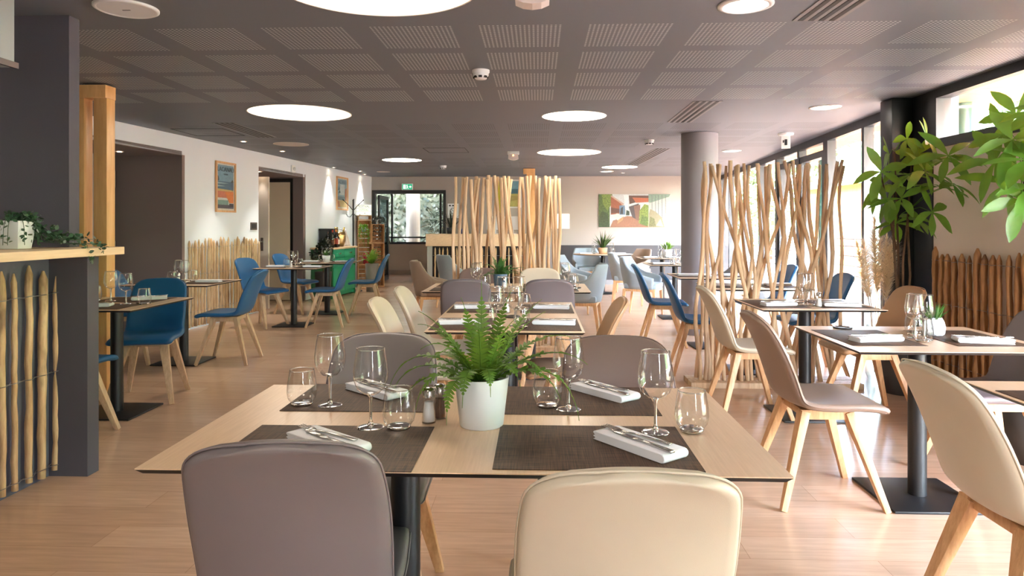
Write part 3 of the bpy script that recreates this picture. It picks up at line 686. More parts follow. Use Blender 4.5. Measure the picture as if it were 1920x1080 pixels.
chair(K_mauve, .30, 5.62, N_, 'mauve chair back in front of the third centre table, right one', G1)
chair(K_brown, -.33, 6.40, S_, 'brown chair on the far side of the third centre table before the screen', G1)
chair(K_cream, .26, 6.38, S_, 'cream chair on the far side of the third centre table before the screen', G1)
chair(K_taupe, 1.46, 3.27, E_, 'taupe leather chair seen from the side left of the patterned pot table', G1)
chair(K_mauve, 2.36, 3.40, W_, 'mauve chair at the right edge tucked under the patterned pot table', G1)
chair(K_cream, 1.55, 2.02, E_, 'cream leather chair at the lower right corner turned to the right', G1)
chair(K_cream, 1.62, 4.68, E_, 'cream chair left of the table in front of the window side screen', G1)
chair(K_tan, 2.42, 4.66, W_, 'tan chair right of the table in front of the window side screen', G1)
chair(K_blue, -2.70, 5.08, S_+R(14), 'blue chair facing the viewer behind the nearest left table', G2)
chair(K_blue, -2.72, 4.10, N_+R(-3), 'blue chair mostly hidden behind the dark pier', G2)
chair(K_blue, -3.56, 6.50, E_, 'blue chair half hidden by the timber posts', G2)
chair(K_blue, -2.68, 6.47, W_+R(4), 'blue chair seen side on at the right of the second left table', G2)
chair(K_blue, -3.18, 8.72, E_+R(-18), 'blue chair in front of the paling fence at the third left table', G2)
chair(K_blue, -3.18, 10.1, E_+R(-12), 'blue chair in front of the cream door', G2)
chair(K_blue, -2.38, 8.80, W_+R(5), 'blue chair side on in front of the green cabinet', G2)
chair(K_blue, -2.14, 10.05, W_+R(8), 'blue chair nearest the open glass door', G2)
chair(K_blue2, 1.63, 7.38, E_+R(-4), 'dark blue chair in front of the round column, farther one', G2)
chair(K_blue2, 1.64, 6.0, E_+R(-6), 'dark blue chair in front of the round column, nearer one', G2)
chair(K_blue2, 2.62, 6.0, W_, 'blue chair hidden behind the window side screen, nearer one', G2)
chair(K_blue2, 2.7, 7.35, W_, 'blue chair hidden behind the window side screen, farther one', G2)

def tub_chair(F, name='tub_armchair'):
    def make():
        r = thing(name, 'x', 'armchair')
        # upholstered wrap: plan curve from one arm round the back to the other
        n = 40; mb = MB(); rows = []
        for i in range(n+1):
            u = -1+2*i/n; a = abs(u)
            ang = u*pi*.5
            if a < .62:
                g = u/.62*pi/2; x = .265*sin(g)*1.0; y = -.03-.225*cos(g)
            else:
                f = (a-.62)/.38; x = math.copysign(.265+.01*f, u); y = -.03+.25*f
            top = .84-(0 if a < .3 else .235*(1-(1-min(1, (a-.3)/.42))**2)*1.0)
            if a > .72: top -= .05*((a-.72)/.28)
            d = Vector((x, y+.03, 0)); d = d.normalized() if a < .62 else Vector((math.copysign(1, u), 0, 0))
            lean = .055*(1-a)
            rows.append((Vector((x, y, 0)), d, top, lean))
        prof = []
        m = 14
        vs = []
        for p, d, top, lean in rows:
            zb = .40
            for k in range(m):
                if k < 6: f = k/5; z = zb+(top-.02-zb)*f; o = .022+.0
                elif k < 9: g = (k-5)/4*pi; z = top-.02+.022*sin(g); o = .022*cos(g); f = 1
                else: f = 1-(k-9)/4; z = zb+(top-.02-zb)*f; o = -.022
                q = p*(.90+.10*min(1, f*1.6))+d*(o+lean*f); vs.append(Vector((q.x, q.y, z)))
        fs = [(i*m+k, (i+1)*m+k, (i+1)*m+(k+1)%m, i*m+(k+1)%m) for i in range(n) for k in range(m)]
        mb.add(vs, fs); e = [k for k in range(m)]
        mb.f.append(e); mb.mi.append(0); mb.sm.append(False); mb.f.append([n*m+k for k in e][::-1]); mb.mi.append(0); mb.sm.append(False)
        mb.build('wraparound_back', F, r)
        mb = MB(); mb.box(-.235, .235, -.21, .25, .40, .475); mb.build('seat_cushion', F, r, bevel=.022)
        mb = MB(); mb.box(-.25, .25, -.22, .24, .365, .40); mb.build('seat_rail', M_leg, r, bevel=.006)
        for sx in (-1, 1):
            for sy, y0, y1 in ((1, .215, .235), (-1, -.195, -.245)):
                mb = MB(); mb.bar((sx*.235, y0, .395), (sx*.245, y1, 0), .038, .045, .022, .022, up=(0, 1, 0)); mb.build('leg', M_leg, r, bevel=.005)
        return r
    return Kit(make)
K_tub, K_tubt = tub_chair(F_grey), tub_chair(F_taupe)
G3 = 'fabric tub armchairs'
chair(K_tub, .80, 8.05, W_+R(-10), 'pale blue grey armchair side on right of the central screen', G3)
chair(K_tub, .95, 10.2, E_+R(-15), 'pale blue grey armchair close behind the right edge of the central screen', G3)
chair(K_tub, 1.50, 13.5, S_+R(8), 'pale armchair behind the round back table facing the viewer', G3)
chair(K_tubt, 2.35, 13.1, W_+R(30), 'beige lined armchair right of the round back table', G3)
chair(K_tub, 1.86, 9.75, E_+R(-22), 'pale grey armchair seen from behind left of the round column', G3)
chair(K_tub, 1.90, 11.2, E_+R(-10), 'pale grey armchair farther back left of the round column', G3)
chair(K_tubt, -.98, 8.75, E_+R(15), 'taupe armchair left of the central driftwood screen', G3)
chair(K_tub, -.85, 10.6, R(-60), 'pale blue armchair behind the left edge of the central screen', G3)
chair(K_tub, 2.9, 9.3, W_, 'pale grey armchair behind the round column by the windows', G3)

def table(xc, zc, wx, wy, label, cols=((0,0),), base=(.42,.42), rz=0, plate=True, round_=False, h=.75, group='black pedestal dining tables'):
    p = C(xc, zc); r = thing('pedestal_table' if not round_ else 'round_table', label, 'table', (p[0], p[1], 0), rz, group)
    if not round_:
        b = MB(); b.box(-wx/2, wx/2, -wy/2, wy/2, h-.002, h+.0005); b.build('table_top', M_top, r)
        b = MB(); x, y = wx/2, wy/2; c = .012
        b.add([(-x,-y,h-.002),(x,-y,h-.002),(x,y,h-.002),(-x,y,h-.002),(-x+c,-y+c,h-.014),(x-c,-y+c,h-.014),(x-c,y-c,h-.014),(-x+c,y-c,h-.014)], [(4,7,6,5),(0,1,5,4),(1,2,6,5),(2,3,7,6),(3,0,4,7),(0,3,2,1)], 0, False)
        b.build('black_core', M_black, r)
    else:
        b = MB(); b.lathe([(.001, h), (wx/2, h), (wx/2, h-.002), (wx/2-.012, h-.014), (.001, h-.014)], 48, ); b.mi = [0 if i < 48*2 else 1 for i in range(len(b.f))]; b.build('table_top', [M_top, M_black], r)
    for cx, cy in cols:
        b = MB(); b.lathe([(.04, .012), (.04, h-.03)], 24, c=(cx, cy)); b.build('column', M_black, r)
        b = MB(); b.box(cx-.12, cx+.12, cy-.12, cy+.12, h-.03, h-.014); b.build('top_bracket', M_black, r)
    x = max(abs(c[0]) for c in cols); y = max(abs(c[1]) for c in cols)
    b = MB()
    if round_: b.lathe([(.001, .012), (.24, .010), (.245, 0)], 40)
    else: b.box(-base[0]/2-x, base[0]/2+x, -base[1]/2-y, base[1]/2+y, 0, .012)
    b.build('base_plate', M_black, r, bevel=0 if round_ else .003)
    return (p[0], p[1], rz)
def rt(X0, X1, Y0, Y1):      # cam coords of the centre of a room-aligned rectangle
    X, Y = (X0+X1)/2, (Y0+Y1)/2; return X*cos(TH)+Y*sin(TH), -X*sin(TH)+Y*cos(TH)
T = {}
T['A'] = table(*rt(-.88,.54,1.458,2.25), 1.42, .79, 'large oak topped table in the foreground with the fern pot', cols=((-.19,0),(.21,0)), base=(.4,.42))
T['B'] = table(*rt(-.57,.236,3.405,4.76), .806, 1.355, 'second centre table set for four behind the foreground fern', cols=((.0,-.3),(.0,.3)), base=(.4,.4))
T['C'] = table(*rt(-.94,.43,5.49,6.30), 1.37, .8, 'third centre table with a fern in front of the central screen', cols=((-.2,0),(.2,0)))
T['D'] = table(1.92, 3.235, .88, .74, 'right hand table with the white patterned pot')
T['E'] = table(1.99, 4.64, .78, .66, 'right hand table in front of the window side screen')
T['F'] = table(1.96, 1.95, .86, .74, 'table cut off by the lower right edge of the picture')
T['G'] = table(-2.72, 4.70, .68, .8, 'nearest left table beside the dark pier')
T['H'] = table(-3.1, 6.45, .8, .72, 'second left table before the paling fence')
T['I'] = table(-2.82, 8.83, .8, .7, 'third left table in front of the cream door')
T['J'] = table(-2.72, 10.05, .8, .7, 'farthest left table in front of the green cabinet')
T['K'] = table(2.12, 6.06, .8, .74, 'table directly behind the window side screen')
T['L'] = table(2.12, 7.28, .8, .76, 'table at the foot of the round column')
T['M'] = table(2.28, 9.55, .8, .7, 'small table behind the round column, nearer one')
T['N'] = table(2.52, 11.45, .8, .7, 'small table behind the round column, farther one')
T['O'] = table(1.73, 13.0, 1.14, 0, 'round table in front of the black wainscot', round_=True)

# ------------------------------------------------------------------ paling fences
def paling(b, p, h, wd, lean, seed, tip=.05):
    rnd = random.Random(seed); n = 15; pts = []; rad = []; wob = 0
    ox, oy = rnd.uniform(-.004, .004), 0
    for i in range(n):
        f = i/(n-1); wob = wob*.7+rnd.uniform(-.004, .004); pts.append((p[0]+lean*f*h+wob*(0 < i < n-1), p[1]+rnd.uniform(-.002, .002), p[2]+f*(h-tip))); rad.append(wd/2*rnd.uniform(.84, 1.1)*(1 if i < n-1 else .95))
    pts.append((pts[-1][0], pts[-1][1], p[2]+h-.006)); rad.append(wd*.12)
    b.tube(pts, rad, 7, flat=.75)
def fence(label, org, ang, length, h, gap, wd, m, z0=.02, wires=(.2, .62, .93), seed=1, off=.03):
    r = thing('paling_fence', label, 'fence', (org[0], org[1], 0), ang)
    rnd = random.Random(seed); x = gap*.4; i = 0; xs = []
    while x < length-.01:
        b = MB(); w_ = wd*rnd.uniform(.75, 1.25); hh = h*rnd.uniform(.955, 1.025)
        paling(b, (x, -off, z0+rnd.uniform(0, .015)), hh, w_, rnd.uniform(-.012, .012), seed*100+i); b.build('paling', m, r)
        xs.append((x, w_)); x += gap*rnd.uniform(.82, 1.2); i += 1
    for wz in wires:
        b = MB()
        for s_ in (-1, 1):
            pts = [(0, -off, wz*h)]
            for x, w_ in xs: pts.append((x, -off+s_*(w_*.42+.003), wz*h+rnd.uniform(-.008, .008))); pts.append((x+gap*.5, -off+s_*.002, wz*h))
            b.tube(pts, .0018, 4)
        b.build('wire', M_wire, r)
    return r
v = LP(8.36, .0); fence('light chestnut paling fence along the white left wall', (v.x, v.y), LWA, sL(10.12)-sL(8.36), 1.09, .068, .040, M_pale, seed=3)
fence('reddish chestnut paling fence along the right wall below the high window', (XR-.015, 5.62), -pi/2, 2.7, 1.085, .083, .048, M_palr, seed=5)
fence('sparse chestnut palings wired to the bar front', (XB+.005, 1.5), pi/2, 1.97, 1.075, .083, .040, M_pale, seed=11, wires=(.06, .50, .87), off=.028)

# ------------------------------------------------------------------ driftwood screens
def stick(b, p, q, r0, seed, amp=.03):
    rnd = random.Random(seed); p, q = Vector(p), Vector(q); n = 13; pts = []; rad = []
    ph = [rnd.uniform(0, 6.28) for _ in range(4)]
    for i in range(n):
        f = i/(n-1); e = sin(pi*f)**.7
        pts.append(p.lerp(q, f)+Vector((amp*e*(sin(f*5+ph[0])+.5*sin(f*11+ph[1])), amp*.5*e*sin(f*6+ph[2]), 0)))
        rad.append(r0*(1.12-.28*f)*(1+.10*sin(f*17+ph[3])))
    b.tube(pts, rad, 8)
def screen(label, xc, zc, wid, h, pairs, back, seed, rad=.019, amp=.022):
    p = C(xc, zc); r = thing('driftwood_screen', label, 'room divider', (p[0], p[1], 0)); rnd = random.Random(seed)
    k = 0
    for i, (t, bo) in enumerate(pairs):
        b = MB(); y = rnd.uniform(-.09, -.02)
        stick(b, ((bo-.5)*wid, y, .035), ((t-.5)*wid, y+rnd.uniform(-.02, .05), h+rnd.uniform(-.03, .02)), rad*rnd.uniform(.85, 1.15), seed*50+i, amp); b.build('branch', M_drift if rnd.random() < .7 else M_drift2, r)
    for i in range(back):
        t = (i+.5)/back+rnd.uniform(-.02, .02); bo = min(.98, max(.02, t+rnd.choice((-1, 1))*rnd.uniform(.02, .20)))
        b = MB(); y = rnd.uniform(.02, .10); stick(b, ((bo-.5)*wid, y, .035), ((t-.5)*wid, y, h+rnd.uniform(-.03, .015)), rad*rnd.uniform(.75, 1.1), seed*80+i, amp); b.build('branch', M_drift2 if rnd.random() < .5 else M_drift, r)
    for y in (-.09, .06):
        b = MB(); b.box(-wid/2-.06, wid/2+.06, y-.07, y+.065, 0, .045); b.build('base_plank', M_drift2, r, bevel=.004)
    return r
cp = [(65,60),(140,185),(160,95),(190,255),(225,190),(255,150),(295,250),(320,390),(330,420),(405,335),(380,530),(430,480),(460,640),(495,440),(515,400),(590,545),(640,720),(670,610),(710,760),(740,735),(790,870),(830,740),(800,690),(825,925),(875,850),(900,915)]
def nf(a, lo, hi): return [((t-lo)/(hi-lo), (q-lo)/(hi-lo)) for t, q in a]
screen('pale driftwood screen in the middle of the room, branches nearly upright', -.045, 7.12, 1.13, 1.79, nf(cp, 45, 925), 7, 21, .0185, .016)
rp = [(150,130),(160,185),(180,165),(215,205),(210,280),(245,150),(255,330),(290,230),(285,385),(325,270),(335,300),(375,445),(385,350),(425,540),(430,300),(460,470),(520,300),(530,640),(560,420),(590,520),(610,470),(600,700),(650,560),(675,690),(720,600),(735,520),(745,705),(180,420),(500,700)]
screen('twisted driftwood screen by the windows, branches crossing', 2.09, 5.52, 1.22, 1.79, nf(rp, 110, 770), 5, 33, .0168, .040)

# ------------------------------------------------------------------ table settings
def wineglass():
    r = thing('wine_glass', 'x', 'wine glass')
    b = MB(); b.lathe([(.006, .086), (.022, .090), (.037, .104), (.0445, .126), (.0455, .146), (.042, .174), (.0365, .207)], 26); b.build('bowl', M_thin, r)
    b = MB(); b.lathe([(.001, .088), (.009, .0875), (.0055, .080), (.0038, .06), (.0040, .02), (.009, .008), (.001, .006)], 14); b.build('stem', M_glass, r)
    b = MB(); b.lathe([(.001, .0075), (.010, .0065), (.030, .0032), (.036, .0015), (.036, .0), (.001, .0)], 26); b.build('foot', M_glass, r)
    b = MB(); b.lathe([(.0370, .2065), (.0365, .208), (.0358, .2065), (.0365, .205)], 26, close=True); b.build('rim', M_glass, r)
    return r
def tumbler():
    r = thing('tumbler', 'x', 'glass')
    b = MB(); b.lathe([(.030, .008), (.040, .022), (.0435, .040), (.0415, .065), (.035, .105)], 26); b.build('wall', M_thin, r)
    b = MB(); b.lathe([(.001, .010), (.026, .010), (.031, .0085), (.030, .003), (.026, 0), (.001, 0)], 26); b.build('base', M_glass, r)
    b = MB(); b.lathe([(.0357, .1045), (.035, .106), (.0342, .1045), (.035, .103)], 26, close=True); b.build('rim', M_glass, r)
    return r
def napkin():
    b = MB(); n = 10                                  # folded in three, rounded fold at one end
    L, Wd = .115, .042
    pf = []
    for i in range(7): g = -pi/2+pi*i/6; pf.append((L-.011+.011*cos(g), .011+.011*sin(g)))
    prof = [(-L, 0)]+pf+[(-L+.01, .022), (-L, .020), (-L+.004, .0155), (-L+.012, .0125), (-L, .010), (-L+.008, .006)]
    m = len(prof)
    vs = []
    for j, y in enumerate((-Wd, -Wd+.004, Wd-.004, Wd)):
        sc = .86 if j in (0, 3) else 1
        for x, z in prof: vs.append((x*(1-.015*(j in (0, 3))), y, .011+(z-.011)*sc))
    b.add(vs, [(j*m+i, j*m+(i+1) % m, (j+1)*m+(i+1) % m, (j+1)*m+i) for j in range(3) for i in range(m)])
    b.f.append(list(range(m))[::-1]); b.mi.append(0); b.sm.append(False); b.f.append([3*m+i for i in range(m)]); b.mi.append(0); b.sm.append(False)
    o = b.build('folded_napkin', M_napkin); tag(o, 'x', 'napkin'); return o
def cutlery(kind):
    b = MB()
    if kind == 'fork':
        b.bar((-.10, 0, .002), (.0, 0, .0035), .013, .0025, .006, .003, up=(0, 0, 1)); b.bar((.0, 0, .0035), (.04, 0, .002), .006, .003, .008, .002, up=(0, 0, 1))
        b.bar((.04, 0, .002), (.058, 0, .0035), .010, .0018, .022, .0018, up=(0, 0, 1))
        for y in (-.0095, -.0032, .0032, .0095): b.bar((.057, y, .0035), (.098, y*.95, .0055), .0036, .0016, .0022, .0014, up=(0, 0, 1))
    else:
        b.bar((-.10, 0, .003), (-.01, 0, .003), .014, .005, .010, .004, up=(0, 0, 1)); b.bar((-.01, 0, .003), (.02, .001, .003), .009, .003, .017, .0018, up=(0, 0, 1))
        b.bar((.02, .001, .003), (.085, .002, .003), .017, .0016, .015, .0012, up=(0, 0, 1)); b.bar((.085, .002, .003), (.108, -.002, .003), .015, .0012, .003, .001, up=(0, 0, 1))
    o = b.build(kind, M_steel, bevel=.0006); tag(o, 'x', kind); return o
def placemat():
    b = MB(); b.box(-.23, .23, -.165, .165, 0, .0022); o = b.build('placemat', M_mat, bevel=.0008); tag(o, 'x', 'placemat'); return o
def shaker(kind):
    def mk():
        r = thing(kind+'_shaker', 'x', kind+' shaker')
        b = MB(); b.lathe([(.001, 0), (.019, 0), (.0195, .004), (.0175, .03), (.0145, .05), (.0165, .066), (.0165, .070)], 18); b.build('jar', M_thin, r)
        b = MB(); b.lathe([(.001, .003), (.0165, .004), (.015, .03), (.0125, .05), (.012, .056), (.001, .056)], 14); b.build('contents', mat('salt', (236, 234, 230), .8) if kind == 'salt' else mat('pepper', (92, 62, 42), .8), r)
        b = MB(); b.lathe([(.0185, .070), (.0185, .088), (.014, .094), (.001, .096)], 18); b.build('cap', M_steel, r)
        return r
    return Kit(mk)
K_wine, K_tum, K_nap, K_mat, K_fork, K_knife = Kit(wineglass), Kit(tumbler), Kit(napkin), Kit(placemat), Kit(lambda: cutlery('fork')), Kit(lambda: cutlery('knife'))
K_salt, K_pep = shaker('salt'), shaker('pepper')
def tiny(name, mk): return Kit(mk)
def disc_():
    b = MB(); b.lathe([(.001, .0), (.045, 0), (.048, .006), (.044, .009), (.030, .004), (.001, .004)], 24); o = b.build('black_dish', mat('dark_tray', (34, 28, 24), .35)); tag(o, 'x', 'small dish'); return o
K_disc = Kit(disc_)
H = .7505
def setting(tb, x, y, face, who, cut=True, mat_=True, nap=(0, 0, 0), wine=(.12, .13), tum=(.20, .10), mz=0, glasses=True):
    """x, y: mat centre on the table; face: direction the guest looks"""
    tx, ty, trz = T[tb]; nm = TN[tb]
    M = Matrix.Translation((tx, ty, H)) @ Matrix.Rotation(trz, 4, 'Z') @ Matrix.Translation((x, y, 0)) @ Matrix.Rotation(face, 4, 'Z'); a0 = trz+face
    def at(a, b_, z=0): v = M @ Vector((a, b_, z)); return (v.x, v.y, v.z)
    if mat_: K_mat.place(at(0, 0), a0, 'woven brown placemat at the %s place of the %s' % (who, nm), 'woven placemats')
    z = .0024
    K_nap.place(at(nap[0], nap[1], z), a0+nap[2], 'folded white napkin at the %s place of the %s' % (who, nm), 'folded white napkins')
    if cut:
        R2 = Matrix.Rotation(nap[2], 4, 'Z')
        for K, dx, dy, ra, nn in ((K_fork, -.022, .012, .12+pi, 'fork'), (K_knife, .018, -.012, -.06+pi, 'knife')):
            v = R2 @ Vector((dx, dy, 0)); K.place(at(nap[0]+v.x, nap[1]+v.y, z+.0225), a0+nap[2]+ra, 'steel %s on napkin at the %s place of the %s' % (nn, who, nm), 'cutlery on napkins')
    if glasses:
        K_wine.place(at(wine[0], wine[1], z if abs(wine[0]) < .2 and abs(wine[1]) < .13 else .0024), a0, 'clear wine glass at the %s place of the %s' % (who, nm), 'wine glasses')
        K_tum.place(at(tum[0], tum[1], z), a0, 'clear stemless tumbler at the %s place of the %s' % (who, nm), 'stemless tumblers')
TN = dict(A='front table', B='second centre table', C='third centre table', D='patterned pot table', E='table before the window side screen', F='lower right table',
          G='nearest left table', H='second left table', I='third left table', J='farthest left table', K='table behind the window side screen', L='table at the round column',
          M='nearer small table behind the column', N='farther small table behind the column', O='round back table')
# front table: every piece where it lies
def onA(xc, zc): p = C(xc, zc); return (p[0]-T['A'][0], p[1]-T['A'][1])
def locA(px, py): zc = (EYE-H)*1280/(py-424); return onA((px-960)/1280*zc, zc)
a = locA(990, 845); 
for who, mx, my, nv, wv, tv, mw in (('near left', (-.440), 1.64, ((615, 838), -.66), (695, 803), (748, 805), 0), ('near right', .258-.065, 1.64, ((1198, 842), -.90), (1229, 812), (1297, 810), 0),
                                ('far left', -.43, 2.11, ((706, 738), -.72), (619, 761), (566, 761), 0), ('far right', .275-.08, 2.075, ((1133, 741), -.88), (1066, 769), (1026, 764), 0)):
    m0 = onA(mx, my); nn = locA(*nv[0]); ww = locA(*wv); tt = locA(*tv)
    setting('A', m0[0], m0[1], 0, who, nap=(nn[0]-m0[0], nn[1]-m0[1], nv[1]), wine=(ww[0]-m0[0], ww[1]-m0[1]), tum=(tt[0]-m0[0], tt[1]-m0[1]))
def onT(K, tb, x, y, label, group=None, rz=0, z=H):
    tx, ty, r = T[tb]; v = Matrix.Rotation(r, 4, 'Z') @ Vector((x, y, 0)); return K.place((tx+v.x, ty+v.y, z), r+rz, label, group)
q = locA(804, 792); onT(K_salt, 'A', q[0], q[1], 'glass salt shaker with steel cap on the front table', 'salt shakers')
q = locA(824, 784); onT(K_pep, 'A', q[0], q[1], 'glass pepper shaker with steel cap on the front table', 'pepper shakers')
# second centre table, guests on the two long sides
SP = .345
for who, x, y, f in (('near left', -.225, -.40, -pi/2), ('far left', -.225, .30, -pi/2), ('near right', .225, -.40, pi/2), ('far right', .225, .30, pi/2)):
    s_ = 1 if x < 0 else -1
    setting('B', x, y, f, who, nap=(0, -.03, pi/2+.12*s_), wine=(.01*s_+.06*s_, .175), tum=(.14*s_, .14))
onT(K_salt, 'B', -.02, .08, 'salt shaker on the second centre table', 'salt shakers'); onT(K_disc, 'B', .02, -.12, 'small black dish in the middle of the second centre table')
onT(K_disc, 'C', .58, -.05, 'small black dish at the right end of the third centre table')
for who, x, y, f in (('near left', -.40, -.2, 0), ('near right', .36, -.2, 0), ('far left', -.40, .2, pi), ('far right', .36, .2, pi)):
    setting('C', x, y, f, who, cut=False, nap=(0, -.02, .1), wine=(.13 if y < 0 else -.13, .10), tum=(.20 if y < 0 else -.2, .06))
onT(K_salt, 'C', -.03, -.14, 'salt shaker beside the fern on the third centre table', 'salt shakers')
for tb, off in (('D', .24), ('E', .21), ('F', .25)):
    setting(tb, -off, 0, -pi/2, 'left', cut=tb != 'F', nap=(.10, .0, pi/2+.2), wine=(.02, .22), tum=(.12, .20), glasses=tb != 'F')
    setting(tb, off-.02, 0, pi/2, 'right', cut=tb != 'F', nap=(-.13, .0, pi/2-.2), wine=(-.06, .22), tum=(.06, .20), glasses=tb != 'F')
onT(K_salt, 'E', .03, -.16, 'salt shaker on the table before the window side screen', 'salt shakers')
onT(K_disc, 'D', -.22, .29, 'small black dish at the back edge of the patterned pot table')
for tb, sd in (('H', 1), ('I', 1), ('J', 1), ('K', 1), ('L', 1)):
    setting(tb, -.22, 0, -pi/2, 'left', cut=False, nap=(0, -.02, pi/2), wine=(.03, .19), tum=(.12, .17)); setting(tb, .22, 0, pi/2, 'right', cut=False, nap=(0, -.02, pi/2), wine=(-.04, .19), tum=(.08, .17))
for tb in 'HIL': onT(K_salt, tb, .0, -.1, 'salt shaker on the %s' % TN[tb], 'salt shakers')
setting('G', 0, -.2, 0, 'near', nap=(-.02, -.02, .2), wine=(.1, .14), tum=(.24, .12)); setting('G', 0, .2, pi, 'far', nap=(-.1, -.02, .5), wine=(.12, .08), tum=(.22, .1))
onT(K_disc, 'G', .2, -.02, 'small dark dish with crumbs on the nearest left table')
for tb in 'MN': setting(tb, -.2, -.05, -pi/2, 'left', cut=False, nap=(0, 0, pi/2), wine=(.03, .16), tum=(.1, .14)); setting(tb, .2, -.05, pi/2, 'right', cut=False, nap=(0, 0, pi/2), wine=(-.03, .16), tum=(.06, .14))
for who, x, f in (('left', -.32, -pi/2), ('right', .32, pi/2)): setting('O', x, -.02, f, who, cut=False, mat_=False, nap=(0, 0, pi/2), wine=(.02, .15), tum=(-.05, .14))

# ------------------------------------------------------------------ plants
def frond(b, base, az, elev, L, wd, droop, seed, n=22, mi=0):
    rnd = random.Random(seed); p = Vector(base); d = Vector((cos(az)*cos(elev), sin(az)*cos(elev), sin(elev))); st = L/n; side0 = Vector((-sin(az), cos(az), 0)); pts = [p.copy()]
    for i in range(n):
        f = i/n; d = (d+Vector((0, 0, -droop*f*1.6/n*3))).normalized(); q = p+d*st
        wl = wd*(sin(pi*min(1, f*1.05+.12))**.7); up = side0.cross(d).normalized()*-1
        if i > 1:
            for s_ in (-1, 1):
                t = (side0*s_*.93+d*.35+up*rnd.uniform(-.15, .25)).normalized(); w_ = st*.46
                b.add([p-d*w_, p+t*wl*.55-d*w_*.8+up*.001, p+t*wl, p+t*wl*.55+d*w_*1.0, p+d*w_], [(0,1,2,3,4)], mi, False)
        p = q; pts.append(p.copy())
    b.tube(pts, [.0022*(1-.7*i/len(pts)) for i in range(len(pts))], 4, mi)
def pot(r, prof, m=M_cer, n=36):
    b = MB(); b.lathe(prof, n); b.build('pot', m, r)
def fern(label, pos, z, sc=1.0, nf_=26, seed=2, potm=M_cer, m=M_fern, h=.13, r0=.056, r1=.073, specs=None):
    r = thing('potted_fern', label, 'potted plant', (pos[0], pos[1], z))
    pot(r, [(.001, 0), (r0, 0), (r0+.002, .003), (r1, h-.002), (r1, h), (r1-.004, h), (r1-.007, h-.02), (.001, h-.02)], potm)
    b = MB(); b.lathe([(r1-.008, h-.019), (.001, h-.012)], 20); b.build('soil', M_soil, r)
    b = MB(); rnd = random.Random(seed)
    sp = specs or [(2*pi*i/nf_*2.4+rnd.uniform(-.2, .2), R(rnd.uniform(15, 85)), rnd.uniform(.15, .24)*sc, rnd.uniform(.4, 1.2)) for i in range(nf_)]
    for i, (az, el, L, dr) in enumerate(sp):
        frond(b, (cos(az)*.015, sin(az)*.015, h-.018), az, el, L, .030*sc, dr, seed*10+i)
    b.build('fronds', m, r); return r
sp = [(R(172),R(38),.30,1.1),(R(168),R(26),.27,.8),(R(180),R(18),.24,.9),(R(150),R(52),.26,.5),(R(120),R(68),.25,.35),(R(95),R(82),.27,.1),(R(60),R(66),.27,.25),(R(40),R(56),.29,.3),
      (R(20),R(44),.28,.5),(R(8),R(34),.30,.6),(R(0),R(26),.33,1.35),(R(-12),R(30),.24,1.0),(R(200),R(30),.22,1.4),(R(235),R(35),.21,2.4),(R(255),R(50),.20,2.0),(R(285),R(55),.17,1.8),
      (R(310),R(50),.20,1.2),(R(335),R(45),.22,1.0),(R(100),R(60),.22,.6),(R(80),R(50),.22,.8),(R(140),R(40),.24,.9),(R(50),R(40),.22,.9),(R(230),R(62),.20,.9),(R(270),R(72),.2,.4),(R(320),R(70),.22,.5),(R(215),R(60),.22,.8),(R(0),R(62),.25,.4),(R(180),R(62),.25,.4)]
p = C(-.081, 1.82); fern('bright green fern in a smooth white pot on the front table', p, H, specs=sp)
p = C(-.10, 5.86); fern('dark green fern in a grey blue glazed pot on the third centre table', p, H, seed=4, potm=mat('blue_grey_glaze', (92, 118, 138), .25), m=M_fern2, h=.12, r0=.05, r1=.062)
def spiky(label, pos, z, potm, prof, n=40, L=.14, wd=.010, m=None, seed=3, spread=55, name='spiky_plant'):
    r = thing(name, label, 'potted plant', (pos[0], pos[1], z)); pot(r, prof, potm); hz = prof[-1][1]
    b = MB(); b.lathe([(prof[-3][0]-.004, hz-.004), (.001, hz)], 16); b.build('soil', M_soil, r)
    b = MB(); rnd = random.Random(seed)
    for i in range(n):
        az = rnd.uniform(0, 2*pi); el = R(90-rnd.uniform(4, spread)); l = L*rnd.uniform(.7, 1.1); d = Vector((cos(az)*cos(el), sin(az)*cos(el), sin(el))); s_ = Vector((-sin(az), cos(az), 0))*wd/2
        p0 = Vector((0, 0, hz-.01))+Vector((cos(az), sin(az), 0))*rnd.uniform(0, .02); p1 = p0+d*l*.5; p2 = p1+(d+Vector((0, 0, -.25))).normalized()*l*.5
        u_ = s_.cross(d).normalized()*wd*.2
        b.add([p0-s_*.6, p0+s_*.6, p1+s_, p1-u_, p1-s_, p2], [(0,1,2,3),(0,3,4),(2,5,3),(3,5,4)])
    b.build('blades', m or M_palm, r); return r
pot_round = [(.001, 0), (.030, 0), (.042, .015), (.047, .04), (.045, .066), (.036, .084), (.034, .088), (.032, .084), (.031, .074), (.001, .074)]
